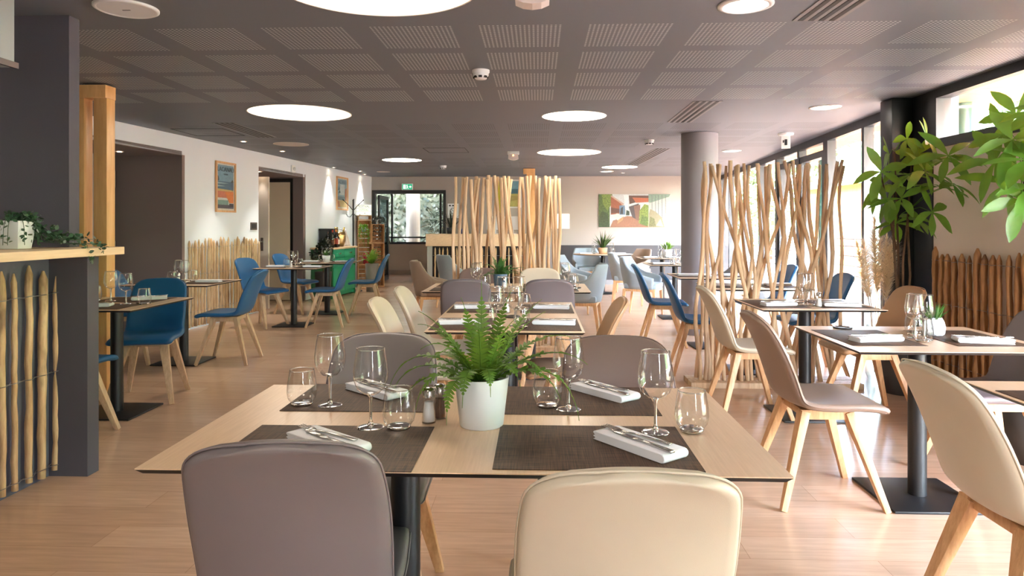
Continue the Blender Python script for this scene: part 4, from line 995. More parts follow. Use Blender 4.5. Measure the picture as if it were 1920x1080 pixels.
# diamond relief on the near right pot
r = spiky('spiky green plant in a white diamond patterned pot on the right table', C(2.045, 3.31), H, M_cer, pot_round, 34, .105, .013, M_fern2, 9, 60)
for o in list(r.children):
    if o.name.startswith('pot'):
        vs = o.data.vertices; n_, seg = 48, 26; bm = MB(); pr = []
        for i in range(seg+1):
            z = .004+.078*i/seg; rr = .030+.017*sin(pi*min(1, (z+.012)/.098))**.8
            pr.append((rr, z))
        V = []
        for i, (rr, z) in enumerate(pr):
            for k in range(72):
                g = 2*pi*k/72; w1 = abs(((k/72*9+i/seg*3.2) % 1)-.5); w2 = abs(((k/72*9-i/seg*3.2) % 1)-.5); e = .0035*max(0, 1-min(w1, w2)*7)
                V.append(((rr+e)*cos(g), (rr+e)*sin(g), z))
        bm.add(V, [(i*72+k, i*72+(k+1) % 72, (i+1)*72+(k+1) % 72, (i+1)*72+k) for i in range(seg) for k in range(72)])
        d_ = bm.build('relief', M_cer, o)
p5 = [(.001, 0), (.045, 0), (.060, .10), (.057, .10), (.054, .085), (.001, .085)]
spiky('grassy plant in a white pot on the farthest left table', C(-2.72, 10.0), H, M_cer, p5, 60, .13, .008, M_fern2, 5, 35)
spiky('tall spiky plant in a woven pot on the round back table', C(1.73, 13.0), H, mat('woven_straw', (196, 158, 122), .8, bump=.8, bscale=90), [(.001, 0), (.075, 0), (.09, .12), (.086, .12), (.08, .105), (.001, .105)], 70, .34, .022, M_palm, 6, 50)
spiky('light green plant in a white pot on the farther small table behind the column', C(2.6, 11.45), H, M_cer, [(.001, 0), (.07, 0), (.085, .14), (.08, .14), (.077, .12), (.001, .12)], 60, .2, .02, M_leaf, 8, 55)
# trailing ivy on the bar shelf
def vine(b, pts, n, size, seed, spread=.02):
    rnd = random.Random(seed); P = [Vector(p) for p in pts]; seg = len(P)-1
    b.tube(P, .0015, 4)
    for i in range(n):
        t = rnd.random()*seg; k = min(int(t), seg-1); p = P[k].lerp(P[k+1], t-k)+Vector((rnd.gauss(0, spread), rnd.gauss(0, spread), abs(rnd.gauss(0, spread*.8))))
        a = Vector((rnd.gauss(0, 1), rnd.gauss(0, 1), rnd.gauss(-.2, .7))).normalized(); c = a.cross(Vector((rnd.gauss(0, 1), rnd.gauss(0, 1), rnd.gauss(0, 1)))).normalized(); s_ = size*rnd.uniform(.7, 1.3)
        b.add([p, p+a*s_*.35+c*s_*.3, p+a*s_*.7+c*s_*.24, p+a*s_, p+a*s_*.7-c*s_*.24, p+a*s_*.35-c*s_*.3], [(0,1,2,3,4,5)], 0, False)
M_ivy = mat('ivy_leaf', (52, 84, 58), .35, var=.4, vscale=25)
px_, py_ = C(-2.37, 3.26)
r = thing('potted_ivy', 'trailing ivy spilling from a square white pot on the bar shelf', 'potted plant', (px_, py_, 1.171))
b = MB(); b.add([(-.045,-.045,0),(.045,-.045,0),(.045,.045,0),(-.045,.045,0),(-.06,-.06,.135),(.06,-.06,.135),(.06,.06,.135),(-.06,.06,.135)], [(0,3,2,1),(4,5,6,7),(0,1,5,4),(1,2,6,5),(2,3,7,6),(3,0,4,7)], 0, False); b.build('pot', M_cer, r, bevel=.005)
b = MB(); rnd = random.Random(4)
for i in range(9):
    a = rnd.uniform(0, 6.28); vine(b, [(0,0,.14), (cos(a)*.06, sin(a)*.06, .165), (cos(a)*.085, sin(a)*.085, .10), (cos(a)*.09, sin(a)*.09, .02)], 26, .022, i, .012)
for i in range(9):
    sx = rnd.uniform(-.02, .12); vine(b, [(.02, .02, .14), (.06, .07, .10), (sx, .14, .03+.03*rnd.random()), (sx+.03, .22+.02*i, .03+.03*rnd.random())], 30, .026, 40+i, .018)
vine(b, [(.02, .02, .14), (.1, .1, .03), (.21, .14, .02), (.262, .13, .015), (.278, .12, -.04), (.282, .125, -.075)], 44, .022, 77, .008)
vine(b, [(.06, .1, .03), (.20, .20, .02), (.29, .20, .02), (.30, .20, -.03)], 30, .022, 78, .008)
b.build('foliage', M_ivy, r)
p = C(-2.36, 2.93); r = thing('square_planter', 'second square pale planter cut by the left picture edge', 'planter', (p[0]+.03, p[1], 1.171))
b = MB(); b.box(-.06, .06, -.05, .05, 0, .13); b.build('pot', mat('pale_grey_ceramic', (196, 188, 186), .5), r, bevel=.004)
b = MB(); 
for i in range(5): a = i*1.3; vine(b, [(0,0,.13), (cos(a)*.04, sin(a)*.04, .16), (cos(a)*.07, sin(a)*.07, .12)], 30, .022, 60+i, .015)
b.build('foliage', M_ivy, r)
# money trees by the right wall
def leaflet(b, p, d, up, L, W_, fold=.25, droop=.5, mi=0):
    d = d.normalized(); s_ = d.cross(up).normalized(); n = 6; vs = []; q = Vector(p); dd = d.copy()
    for i in range(n+1):
        f = i/n; w_ = W_*sin(pi*min(1, f*.93+.03))**.8*(.55+.9*f if f < .5 else 1.0) if i not in (0, n) else .0015
        vs += [q-s_*w_+up*w_*fold, q.copy(), q+s_*w_+up*w_*fold]; dd = (dd+Vector((0, 0, -droop/n))).normalized(); q = q+dd*L/n
    b.add(vs, [(i*3+k, i*3+k+1, (i+1)*3+k+1, (i+1)*3+k) for i in range(n) for k in (0, 1)], mi)
def palmate(b, p, az, tilt, L, W_, seed, mi=0, n=6):
    rnd = random.Random(seed); ax = Vector((cos(az)*sin(tilt), sin(az)*sin(tilt), cos(tilt))); u = ax.cross(Vector((0, 0, 1)) if abs(ax.z) < .95 else Vector((1, 0, 0))).normalized(); v = ax.cross(u)
    for k in range(n):
        g = 2*pi*k/n+rnd.uniform(-.15, .15); d = (u*cos(g)+v*sin(g))+ax*rnd.uniform(-.05, .35); leaflet(b, p, d, ax, L*rnd.uniform(.7, 1.1), W_*rnd.uniform(.8, 1.15), .16, rnd.uniform(.2, 1.0), mi)
def money_tree(label, pos, crowns, stems, seed, Lf=.235, hpot=.32):
    r = thing('money_tree', label, 'potted plant', (pos[0], pos[1], 0)); rnd = random.Random(seed)
    pot(r, [(.001, 0), (.13, 0), (.17, hpot), (.16, hpot), (.155, hpot-.04), (.001, hpot-.04)], mat('dark_planter', (60, 56, 54), .5))
    b = MB(); b.lathe([(.15, hpot-.038), (.001, hpot-.03)], 16); b.build('soil', M_soil, r)
    b = MB()
    for s_ in stems: b.tube([Vector(q) for q in s_], [.009]*(len(s_)-1)+[.005], 7)
    b.build('stem', M_bark, r)
    b = MB(); pet = MB()
    for i, (c, ctr) in enumerate(crowns):
        c = Vector(c); az = rnd.uniform(0, 6.28); pet.tube([Vector(ctr), (Vector(ctr)+c)/2+Vector((0, 0, .03)), c], .0025, 4)
        palmate(b, c, atan2(c.y-ctr[1], c.x-ctr[0])+rnd.uniform(-.5, .5), R(rnd.uniform(10, 100)), Lf*rnd.uniform(.8, 1.15), .034, seed*20+i, n=rnd.choice((5, 6, 7)))
    pet.build('leaf_stalk', M_leaf, r); b.build('leaves', M_leaf, r); return r
def crown(p, leaves, hubs):
    out = []
    for px, py, zc in leaves:
        v = C((px-960)/1280*zc, zc); q = (v[0]-p[0], v[1]-p[1], EYE+(424-py)/1280*zc)
        out.append((q, min(hubs, key=lambda h_: (h_[0]-q[0])**2+(h_[1]-q[1])**2+(h_[2]+.06-q[2])**2)))
    return out
p = C(3.0, 5.26); hubs = [(-.06, .0, 1.58), (.06, -.03, 1.76), (-.03, .04, 1.86), (.02, -.06, 1.40), (-.16, -.02, 1.66)]
money_tree('tall money tree with glossy leaves in front of the black post', p,
  crown(p, [(1700,262,5.3),(1738,258,5.15),(1778,292,4.9),(1800,300,4.95),(1652,322,5.15),(1668,290,5.3),(1690,372,5.05),(1735,322,4.95),(1764,352,5.0),(1718,412,5.2),(1664,378,5.1),(1786,345,4.95),(1748,398,5.0),(1702,328,5.3),(1722,290,5.35),(1680,420,5.3),(1762,300,5.2),(1650,352,5.35)], hubs),
  [[(0,0,.28), (-.03,.01,.8), (-.06,.0,1.2), (-.06,.0,1.58)], [(.02,0,.28), (.05,-.03,.9), (.03,-.03,1.3), (.06,-.03,1.76)], [(-.02,.02,.28), (.0,.04,1.0), (-.03,.04,1.86)], [(.01,-.02,.28), (-.01,-.04,1.0), (.02,-.06,1.40)], [(-.04,0,1.1), (-.10,-.01,1.4), (-.16,-.02,1.66)]], 12)
p = C(2.84, 3.72); hubs = [(-.06, .0, 1.60), (.04, -.1, 1.80), (.0, .08, 1.72)]
money_tree('large leaved money tree reaching in from the right picture edge', p,
  crown(p, [(1866,302,3.7),(1898,262,3.6),(1925,300,3.5),(1890,345,3.85),(1915,375,3.6),(1880,252,3.8),(1945,250,3.7),(1935,350,3.6),(1960,300,3.55),(1905,215,3.9),(1950,210,3.4)], hubs),
  [[(0,0,.28), (.03,.01,1.0), (-.06,0,1.60)], [(.02,0,.28), (.06,-.03,1.0), (.04,-.10,1.80)], [(-.02,.02,.28), (.0,.04,1.0), (.0,.08,1.72)]], 13, .25)
# pampas grass
M_pam = mat('cream_pampas', (246, 230, 204), .9, var=.12, vscale=10, sheen=.3)
p = C(3.06, 5.70); r = thing('pampas_grass', 'fluffy cream pampas plumes in a glass vase before the windows', 'dried flowers', (p[0], p[1], 0))
b = MB(); b.lathe([(.08, .003), (.10, .05), (.10, .30), (.09, .45)], 28); b.build('vase', pane_mat('vase_glass', (.9, .95, .9), 1.4), r)
leafy(M_pam, (255, 248, 232), .8)
st, pl = MB(), MB(); rnd = random.Random(3)
for i in range(8):
    a = 2*pi*i/8+.3; lean = rnd.uniform(.04, .20); t = Vector((cos(a)*lean, sin(a)*lean*.5, rnd.uniform(.95, 1.38))); b0 = Vector((cos(a)*.03, sin(a)*.03, .06)); k0 = b0.lerp(t, .5); k0.x *= .7
    st.tube([b0, k0, t], .003, 5); ax = (t-k0)
    for j in range(480):
        f = rnd.random(); c = k0+ax*(.15+.85*f); rr = .115*sin(pi*min(1, f*.85+.12)); g = rnd.uniform(0, 6.28); d = (Vector((cos(g), sin(g), 0))*rr*rnd.uniform(.5, 1.2)+ax.normalized()*rnd.uniform(.03, .08)+Vector((0, 0, -.01))); s_ = Vector((-sin(g), cos(g), 0))*.0035
        pl.add([c-s_, c+s_, c+d], [(0,1,2)], 0, False)
st.build('stalks', M_pam, r); pl.build('plumes', M_pam, r)

# ------------------------------------------------------------------ pictures and signs
def text(body, size, m, parent, loc, rot=(pi/2, 0, 0), name='lettering', ext=.0008, align='CENTER'):
    c = bpy.data.curves.new(name, 'FONT'); c.body = body; c.size = size; c.extrude = ext; c.align_x = align; c.align_y = 'CENTER'; c.materials.append(m)
    o = bpy.data.objects.new(name, c); me = bpy.data.meshes.new_from_object(o); bpy.data.objects.remove(o); o = bpy.data.objects.new(name, me); COL.objects.link(o); o.parent = parent; o.location = loc; o.rotation_euler = rot; return o
def picture(b, shapes, W_, H_, y=0):
    """flat coloured shapes, 0..1 across and up, facing -y"""
    mats_ = []; shapes = [(tuple(int(q*.86) for q in c), p_) for c, p_ in shapes]
    for k, (c, pts) in enumerate(shapes):
        m = mat('ink_%d_%d_%d' % c, c, .6, var=.5 if c[1] > c[0] and c[1] > c[2]+15 else .12, vscale=35)
        if m not in mats_: mats_.append(m)
        b.poly([((u-.5)*W_, y-k*.00015, (v-.5)*H_) for u, v in pts], mats_.index(m))
    return mats_
def rect(a, b_, c, d): return [(a, b_), (c, b_), (c, d), (a, d)]
def framed(name, label, p, ang, W_, H_, z, shapes, fm, fw=.025, cat='poster'):
    r = thing(name, label, cat, (p[0], p[1], z), ang)
    b = MB(); w2, h2 = W_/2, H_/2
    for x0_, x1_, z0_, z1_ in ((-w2, w2, h2-fw, h2), (-w2, w2, -h2, -h2+fw), (-w2, -w2+fw, -h2+fw, h2-fw), (w2-fw, w2, -h2+fw, h2-fw)): b.box(x0_, x1_, -.028, -.004, z0_, z1_)
    b.build('frame', fm, r)
    b = MB(); ms = picture(b, [((226, 226, 216), rect(0, 0, 1, 1))]+shapes, W_-2*fw, H_-2*fw, -.012); b.build('print', ms, r); return r
A1 = [((120, 162, 186), rect(.05,.55,.95,.97)), ((70, 108, 136), rect(.05,.44,.95,.62)), ((150, 184, 196), [(.05,.56),(.7,.585),(.05,.60)]), ((160, 190, 200), [(.05,.50),(.5,.52),(.05,.535)]),
      ((214, 188, 120), [(.05,.40),(.95,.38),(.95,.44),(.05,.46)]), ((206, 122, 92), rect(.05,.26,.95,.41)), ((226, 132, 62), [(.45,.40),(.95,.40),(.95,.16),(.7,.16)]), ((228, 232, 232), [(.05,.22),(.6,.22),(.55,.27),(.05,.27)]),
      ((128, 164, 156), rect(.05,.12,.65,.22)), ((84, 82, 96), rect(.05,.04,.95,.12)), ((60, 54, 60), rect(.7,.08,.95,.15)), ((54, 66, 70), [(.05,.62),(.14,.64),(.1,.72),(.05,.74)]), ((62, 78, 74), [(.78,.60),(.95,.62),(.88,.68)]), ((80, 70, 60), [(.86,.42),(.89,.42),(.88,.66),(.86,.66)])]
v = LP(8.29); zc = .5*(gY(1629)); 
def wallZ(px): return 5.052/(.126-(px-960)/1280*1.0)*1.0 if False else 5.052/((960-px)/1280+.126)
z1 = wallZ(421.5); wpost = (sL(wallZ(440))-sL(wallZ(403)))
v = LP(z1, .0); r = framed('framed_poster', 'oak framed travel poster with orange and blue bands on the left wall', (v.x, v.y), LWA, wpost, 94/1280*z1, EYE+(424-351)/1280*z1, A1, M_leg)
text('LACANAU', .088, mat('poster_ink', (60, 74, 84), .6), r, (0, -.016, .235)); text('OCEAN', .03, mat('poster_ink', (60, 74, 84), .6), r, (0, -.016, .17))
A2 = [((150, 182, 196), rect(.05,.3,.95,.97)), ((206, 218, 222), [(.25,.45),(.7,.45),(.75,.8),(.3,.8)]), ((92, 116, 122), [(.1,.6),(.28,.62),(.2,.75)]), ((80, 104, 112), [(.12,.5),(.35,.52),(.25,.62)]), ((196, 132, 96), [(.72,.2),(.95,.2),(.95,.7),(.8,.66)]),
      ((120, 140, 150), rect(.05,.28,.8,.40)), ((214, 196, 140), rect(.05,.05,.95,.27)), ((200, 140, 110), [(.05,.05),(.3,.05),(.2,.25),(.05,.25)])]
z2 = wallZ(640.5); v = LP(z2, .0); r = framed('framed_poster', 'oak framed pale blue poster behind the coat stand', (v.x, v.y), LWA, sL(wallZ(651))-sL(wallZ(630)), 62/1280*z2, EYE+(424-363)/1280*z2, A2, M_leg, .03)
text('LACANAU', .1, mat('poster_ink2', (96, 116, 128), .6), r, (0, -.016, .22))
# wide photo print on the back wall
zb = 14.95; W_ = (1257-1123)/1280*zb; H_ = 62/1280*zb; p = C((1190-960)/1280*zb, zb)
sh = [((196, 204, 210), rect(0,0,1,1)), ((150, 108, 84), [(.16,0),(.72,0),(.50,.32),(.40,.34),(.2,.2)]), ((74, 98, 48), rect(0,0,.155,1)), ((50, 70, 36), [(0,0),(.15,0),(.13,.4),(.05,.5),(0,.3)]), ((106, 128, 58), [(.04,1),(.19,1),(.2,.75),(.12,.5),(.06,.7)]),
      ((176, 152, 138), [(.17,.98),(.35,.72),(.34,.62),(.17,.60)]), ((146, 84, 60), [(.17,.93),(.32,.70),(.32,.42),(.17,.38)]), ((92, 60, 50), [(.17,.60),(.3,.55),(.3,.44),(.17,.42)]), ((104, 132, 160), rect(.29,.38,.37,.66)), ((56, 60, 66), [(.30,.40),(.34,.40),(.34,.62),(.31,.58)]),
      ((206, 212, 200), [(.19,.36),(.26,.42),(.34,.33),(.27,.2)]), ((176, 140, 100), [(.26,.10),(.34,.22),(.35,.33),(.27,.22)]), ((222, 226, 230), [(.35,.98),(.42,.98),(.41,.5),(.37,.55)]), ((86, 58, 48), [(.42,.96),(.70,.96),(.70,.86),(.43,.7)]), ((168, 92, 62), [(.47,.90),(.70,.88),(.70,.76),(.52,.74)]),
      ((70, 64, 68), [(.42,.62),(.56,.72),(.56,.2),(.47,.3)]), ((124, 92, 78), [(.49,.64),(.58,.68),(.58,.2),(.52,.22)]), ((44, 62, 44), [(.38,.36),(.43,.36),(.43,.48),(.39,.52)]), ((122, 142, 66), [(.56,.12),(.7,.04),(.70,.66),(.64,.70),(.57,.5)]), ((88, 112, 50), [(.58,.1),(.68,.02),(.69,.3),(.6,.36)]),
      ((186, 190, 186), rect(.695,0,1,1)), ((122, 146, 132), [(.695,1),(1,1),(.98,.92),(.72,.74),(.695,.76)])]
sh += [((92, 100, 104), [(x, 0), (x+.006, 0), (x+.006, .97), (x, .97)]) for x in (.74, .79, .83, .88, .93)]
sh += [((150, 146, 116), [(.7,0),(.92,0),(.88,.3),(.8,.46),(.72,.55),(.70,.4)]), ((108, 112, 70), [(.7,.02),(.8,.02),(.78,.25),(.72,.32)]), ((196, 186, 168), [(.8,.05),(.9,.02),(.86,.25)])]
r = thing('photo_print', 'wide unframed photograph of wooden huts along a sandy lane', 'picture', (p[0], YB-.002, EYE+(424-395)/1280*zb), 0)
b = MB(); b.box(-W_/2, W_/2, -.025, 0, -H_/2, H_/2); b.build('backing', M_plastic, r)
b = MB(); ms = picture(b, sh, W_, H_, -.0255); b.build('print', ms, r)
# exit sign, pictograms, small wall fittings
p = C((762.5-960)/1280*15.1, 15.1); r = thing('exit_sign', 'green running man exit sign above the hall opening', 'exit sign', (p[0], YB, EYE+(424-350)/1280*15.1))
b = MB(); b.box(-.12, .12, -.05, 0, -.07, .07); b.build('housing', M_plastic, r)
b = MB(); b.box(-.11, .11, -.052, -.05, -.06, .06); b.build('face', mat('exit_green', (40, 160, 120), .5, emit=.5), r)
b = MB(); b.box(-.085, -.03, -.054, -.052, -.045, .045); b.lathe([(.001, 0), (.012, 0)], 12, M=Matrix.Translation((.0, -.0545, .03)) @ Matrix.Rotation(pi/2, 4, 'X')); b.bar((.0,-.054,.018), (.005,-.054,-.01), .018, .001, .014, .001); b.bar((.005,-.054,-.01), (.03,-.054,-.045), .010, .001, .008, .001); b.bar((.0,-.054,-.01), (-.015,-.054,-.045), .010, .001, .008, .001)
b.bar((0,-.054,.012), (.03,-.054,0), .008, .001, .006, .001); b.poly([(.05,-.054,.012),(.05,-.054,-.012),(.065,-.054,-.012),(.065,-.054,-.03),(.1,-.054,0),(.065,-.054,.03),(.065,-.054,.012)]); b.build('pictogram', mat('white_ink', (240, 246, 242), .5, emit=.6), r)
p = C((848-960)/1280*15, 15.05); r = thing('pictogram_notice', 'white notice with a round no smoking mark near the reception', 'sign', (p[0], YB, EYE+(424-395)/1280*15.05))
b = MB(); b.box(-.12, .12, -.006, 0, -.16, .16); b.build('plate', M_plastic, r)
b = MB(); Mx = Matrix.Translation((0, -.008, 0)) @ Matrix.Rotation(pi/2, 4, 'X'); b.lathe([(.055, 0), (.065, 0)], 28, M=Mx); b.bar((-.04,-.008,.04), (.04,-.008,-.04), .008, .001, .008, .001)
for x in (-.07, 0, .07): b.box(x-.02, x+.02, -.008, -.006, .10, .13)
b.build('pictogram', M_frame, r)
z_ = wallZ(475); v = LP(z_); r = thing('switch_plate', 'small dark double switch plate on the left wall above the palings', 'switch', (v.x, v.y, EYE+0*z_), LWA)
b = MB(); b.box(-.09, .09, -.012, -.002, -.055, .055); b.build('plate', mat('bronze_plate', (96, 90, 86), .4, .5), r); b = MB(); b.box(-.06, -.01, -.016, -.012, -.03, .03); b.box(.01, .06, -.016, -.012, -.03, .03); b.build('rocker', M_frame, r)
z_ = wallZ(565); v = LP(z_-.35); r = thing('alarm_sounder', 'small white alarm unit on the wall above the door recess', 'alarm', (v.x, v.y, EYE+(424-320)/1280*z_), LWA)
b = MB(); b.box(-.06, .06, -.03, -.002, -.06, .06); b.build('case', M_plastic, r, bevel=.005); b = MB(); b.lathe([(.03, 0), (.028, .02), (.001, .024)], 16, M=Matrix.Translation((0, -.03, 0)) @ Matrix.Rotation(pi/2, 4, 'X')); b.build('lens', mat('pale_lens', (210, 220, 228), .2), r)

# ------------------------------------------------------------------ green cabinet and what stands on it
M_g1 = mat('green_lacquer', (28, 140, 108), .35); M_g2 = mat('deep_green_side', (46, 104, 66), .45)
cv = LP(12.0, 0); r = thing('green_cabinet', 'green drawer cabinet with oak top against the left wall', 'cabinet', (cv.x, cv.y, 0), LWA)
CL, CD, CH = 1.14, .40, .90       # length along the wall, depth, height (local x along the wall, -y into the room)
b = MB(); b.box(0, .02, -CD, -.01, .0, CH-.03); b.build('side_panel', M_g2, r); b = MB(); b.box(CL-.02, CL, -CD, -.01, 0, CH-.03); b.build('side_panel', M_g2, r)
b = MB(); b.box(.02, CL-.02, -CD+.02, -.01, .1, CH-.03); b.box(.02, CL-.02, -CD+.03, -CD+.05, .03, .1); b.build('body', M_g1, r)
b = MB(); b.box(-.03, CL+.03, -CD-.03, -.005, CH-.03, CH); b.build('worktop', M_bar, r)
for j, (z0_, z1_) in enumerate(((.72, .86), (.57, .70))):
    for i in range(2):
        b = MB(); x0_ = .03+i*(CL-.06)/2; b.box(x0_+.005, x0_+(CL-.06)/2-.005, -CD-.005, -CD+.02, z0_, z1_); d = b.build('drawer', M_g1, r, bevel=.003)
        b = MB(); xm = x0_+(CL-.06)/4; b.box(xm-.05, xm+.05, -CD-.03, -CD-.005, (z0_+z1_)/2-.012, (z0_+z1_)/2+.012); b.build('handle', M_steel, d, bevel=.002)
for i in range(2):
    b = MB(); x0_ = .03+i*(CL-.06)/2; b.box(x0_+.005, x0_+(CL-.06)/2-.005, -CD-.005, -CD+.02, .11, .55); d = b.build('door', M_g1, r, bevel=.003)
    b = MB(); xm = x0_+(.46 if i == 0 else .06); b.box(xm-.012, xm+.012, -CD-.025, -CD-.005, .38, .44); b.build('handle', M_steel, d, bevel=.002)
def onCab(x, y): v = Matrix.Translation(cv) @ Matrix.Rotation(LWA, 4, 'Z') @ Vector((x, -y, 0)); return (v.x, v.y)
q = onCab(.42, .15); r = thing('black_box_file', 'tall black box at the left end of the green cabinet top', 'box', (q[0], q[1], CH), LWA)
b = MB(); b.box(-.10, .10, -.13, .13, 0, .33); b.build('box', M_frame, r, bevel=.005); b = MB(); b.box(-.104, .104, -.134, .134, .30, .335); b.build('lid', M_black, r)
def bottle(label, x, y, h, rr, capc, lab):
    q = onCab(x, y); r = thing('bottle', label, 'bottle', (q[0], q[1], CH), group='bottles on the green cabinet')
    b = MB(); b.lathe([(.001, 0), (rr, 0), (rr, h*.60), (rr*.9, h*.66), (rr*.36, h*.78), (rr*.34, h*.97), (.001, h*.97)], 18); b.build('glass', mat('dark_bottle', (30, 26, 24), .12), r)
    b = MB(); b.lathe([(rr+.001, h*.18), (rr+.001, h*.5)], 18); b.build('paper_label', mat('label_%d' % lab[0], lab, .6), r)
    b = MB(); b.lathe([(rr*.4, h*.86), (rr*.4, h), (.001, h)], 12); b.build('cap', mat('cap_%d' % capc[0], capc, .4), r)
for a in (('dark wine bottle with red cap on the green cabinet, nearest the box', .25, .30, .31, .040, (150, 40, 30), (176, 120, 80)), ('dark bottle with tan label in the middle of the bottles', .22, .22, .30, .040, (40, 36, 34), (200, 196, 186)),
          ('dark bottle with orange cap beside the other wine bottles', .34, .33, .32, .038, (200, 110, 50), (150, 60, 40)), ('dark bottle with a white label next to the golden bucket', .58, .26, .27, .042, (30, 30, 30), (226, 222, 210)),
          ('slim dark bottle at the left of the bottles on the cabinet', .16, .33, .27, .036, (36, 32, 30), (90, 60, 40))): bottle(*a)
q = onCab(.80, .2); r = thing('ice_bucket', 'large golden champagne bucket on the green cabinet', 'bucket', (q[0], q[1], CH))
b = MB(); b.lathe([(.001, .0), (.09, 0), (.125, .10), (.13, .20), (.118, .27), (.112, .27), (.122, .20), (.115, .10), (.001, .02)], 32); b.build('bowl', mat('brushed_gold', (196, 164, 112), .3, .9), r)
b = MB(); b.tube([(.13*cos(g), .0, .22+.10*sin(g)) for g in [pi*i/10 for i in range(11)]], .005, 6); b.build('handle', M_steel, r)
b = MB()
for k_, (dx, dy) in enumerate(((-.03, .0), (.04, .03), (0, -.05))): b.tube([(dx, dy, .05), (dx*2.2, dy*2, .36)], [.03, .014], 10)
q2 = b.build('bottle_neck', mat('green_gold_foil', (150, 130, 60), .3, .6), r)
q = onCab(1.03, .22); b = MB(); n_ = 14; vs = []
for i in range(n_+1):
    for j in range(9):
        f = i/n_; g = (j/8-.5); z = .30*(1-f)**.9 if i else .33; x_ = .05+.10*f+.01*sin(j*1.9+i*.3); vs.append((g*(.05+.13*f), -.02-.11*f+.012*sin(j*2.2), .005+z))
b.add(vs, [(i*9+j, i*9+j+1, (i+1)*9+j+1, (i+1)*9+j) for i in range(n_) for j in range(8)])
o = b.build('draped_towel', M_napkin); md = o.modifiers.new('thick', 'SOLIDIFY'); md.thickness = .012; put(o, (q[0], q[1], CH), LWA+pi/2); tag(o, 'white towel hanging beside the golden bucket', 'towel')
# coat stand
p = C(-3.12, 13.42); r = thing('coat_stand', 'black metal coat stand behind the green cabinet', 'coat stand', (p[0], p[1], 0), .3)
b = MB(); b.tube([(0,0,.02), (0,0,1.78)], .017, 10); b.build('pole', M_black, r)
b = MB(); b.lathe([(.001,.03),(.17,.02),(.175,0)], 24); b.build('base', M_black, r)
for k in range(4):
    g = k*pi/2; c_, s_ = cos(g), sin(g)
    b = MB(); b.tube([(c_*.015, s_*.015, 1.60), (c_*.08, s_*.08, 1.68), (c_*.19, s_*.19, 1.79)], .008, 6); b.tube([(c_*.187, s_*.187, 1.785), (c_*.2, s_*.2, 1.80)], .012, 6); b.build('upper_hook', M_black, r)
    b = MB(); b.tube([(c_*.015, s_*.015, 1.52), (c_*.06, s_*.06, 1.46), (c_*.11, s_*.11, 1.47), (c_*.13, s_*.13, 1.52)], .007, 6); b.build('lower_hook', M_black, r)
# leafy plant at the left of the cabinet
v = LP(11.72, .35); r = thing('bushy_plant', 'dark bushy plant at the near end of the green cabinet', 'potted plant', (v.x, v.y, 0))
pot(r, [(.001,0),(.12,0),(.14,.5),(.13,.5),(.12,.46),(.001,.46)], mat('dark_planter', (60, 56, 54), .5)); b = MB(); b.tube([(0,0,.45),(0,0,.85)], .01, 6); b.build('stem', M_bark, r)
b = MB(); leaf_cloud(b, (0,0,.90), .17, 700, .05, 3, 1.1, .6); b.build('foliage', M_leafd, r)
# crate shelving in the corner
cc = C(-2.98, 14.35); r = thing('crate_shelf', 'stack of pine crates used as a shelf in the left back corner', 'shelf', (cc[0], cc[1], 0), LWA-pi/2+.5)
def crate(x0_, x1_, z0_, z1_, dp=.30):
    b = MB(); t_ = .012
    nb = 4
    for k in range(nb):
        ya, yb = -dp/2+dp*k/nb+.004, -dp/2+dp*(k+1)/nb-.004
        b.box(x0_, x1_, ya, yb, z0_, z0_+t_); b.box(x0_, x1_, ya, yb, z1_-t_, z1_)
        b.box(x0_, x0_+t_, ya, yb, z0_+t_, z1_-t_); b.box(x1_-t_, x1_, ya, yb, z0_+t_, z1_-t_)
    for k in range(5):
        zz = z0_+(z1_-z0_)*k/5+.006; b.box(x0_+t_, x1_-t_, dp/2-.012, dp/2, zz, zz+(z1_-z0_)/5-.014)
    b.build('crate', M_crate, r)
for a in ((-.27, .0, .01, .46), (.0, .27, .01, .46), (-.27, .02, .47, .92), (.03, .27, .47, .92), (-.27, 0, .93, 1.40), (.01, .27, .93, 1.32), (-.27, 0, 1.41, 1.50)): crate(*a)
Mc = Matrix.Translation((cc[0], cc[1], 0)) @ Matrix.Rotation(LWA-pi/2+.5, 4, 'Z')
def inC(x, y, z): return Mc @ Vector((x, y, z))
v = inC(-.13, 0, 1.505); r = thing('light_box', 'white cinema light box with letters on top of the crates', 'sign', tuple(v), LWA-pi/2+.25)
b = MB(); b.box(-.16, .16, -.03, .03, 0, .23); b.build('case', M_plastic, r); b = MB(); b.box(-.15, .15, -.032, -.03, .01, .22); b.build('panel', mat('light_box_panel', (236, 240, 226), .6, emit=.5), r)
b = MB(); b.box(-.15, .15, -.034, -.032, .075, .08); b.box(-.15, .15, -.034, -.032, .145, .15); b.build('rail', M_steel, r)
text('FESTIVAL', .06, M_frame, r, (0, -.034, .185)); text('ESTIVAL', .055, mat('green_letters', (90, 170, 90), .6), r, (0, -.034, .112)); text('#', .05, M_frame, r, (.02, -.034, .045))
def hang(label, v, n, L_, seed, m=M_leafd, hp=.1, rad=.07):
    r = thing('hanging_plant', label, 'potted plant', tuple(v)); pot(r, [(.001, 0), (.04, 0), (.05, hp), (.045, hp), (.04, hp-.02), (.001, hp-.02)], mat('grey_tin', (150, 156, 158), .4), 16)
    b = MB(); rn = random.Random(seed)
    for i in range(n): a = rn.uniform(0, 6.28); e = rn.uniform(.3, 1); vine(b, [(0, 0, hp), (cos(a)*rad*.8, sin(a)*rad*.8, hp+.04), (cos(a)*rad*1.3, sin(a)*rad*1.3, hp-.1*e), (cos(a)*rad*1.4, sin(a)*rad*1.4, hp-L_*e)], 26, .03, seed*30+i, .012)
    b.build('foliage', m, r)
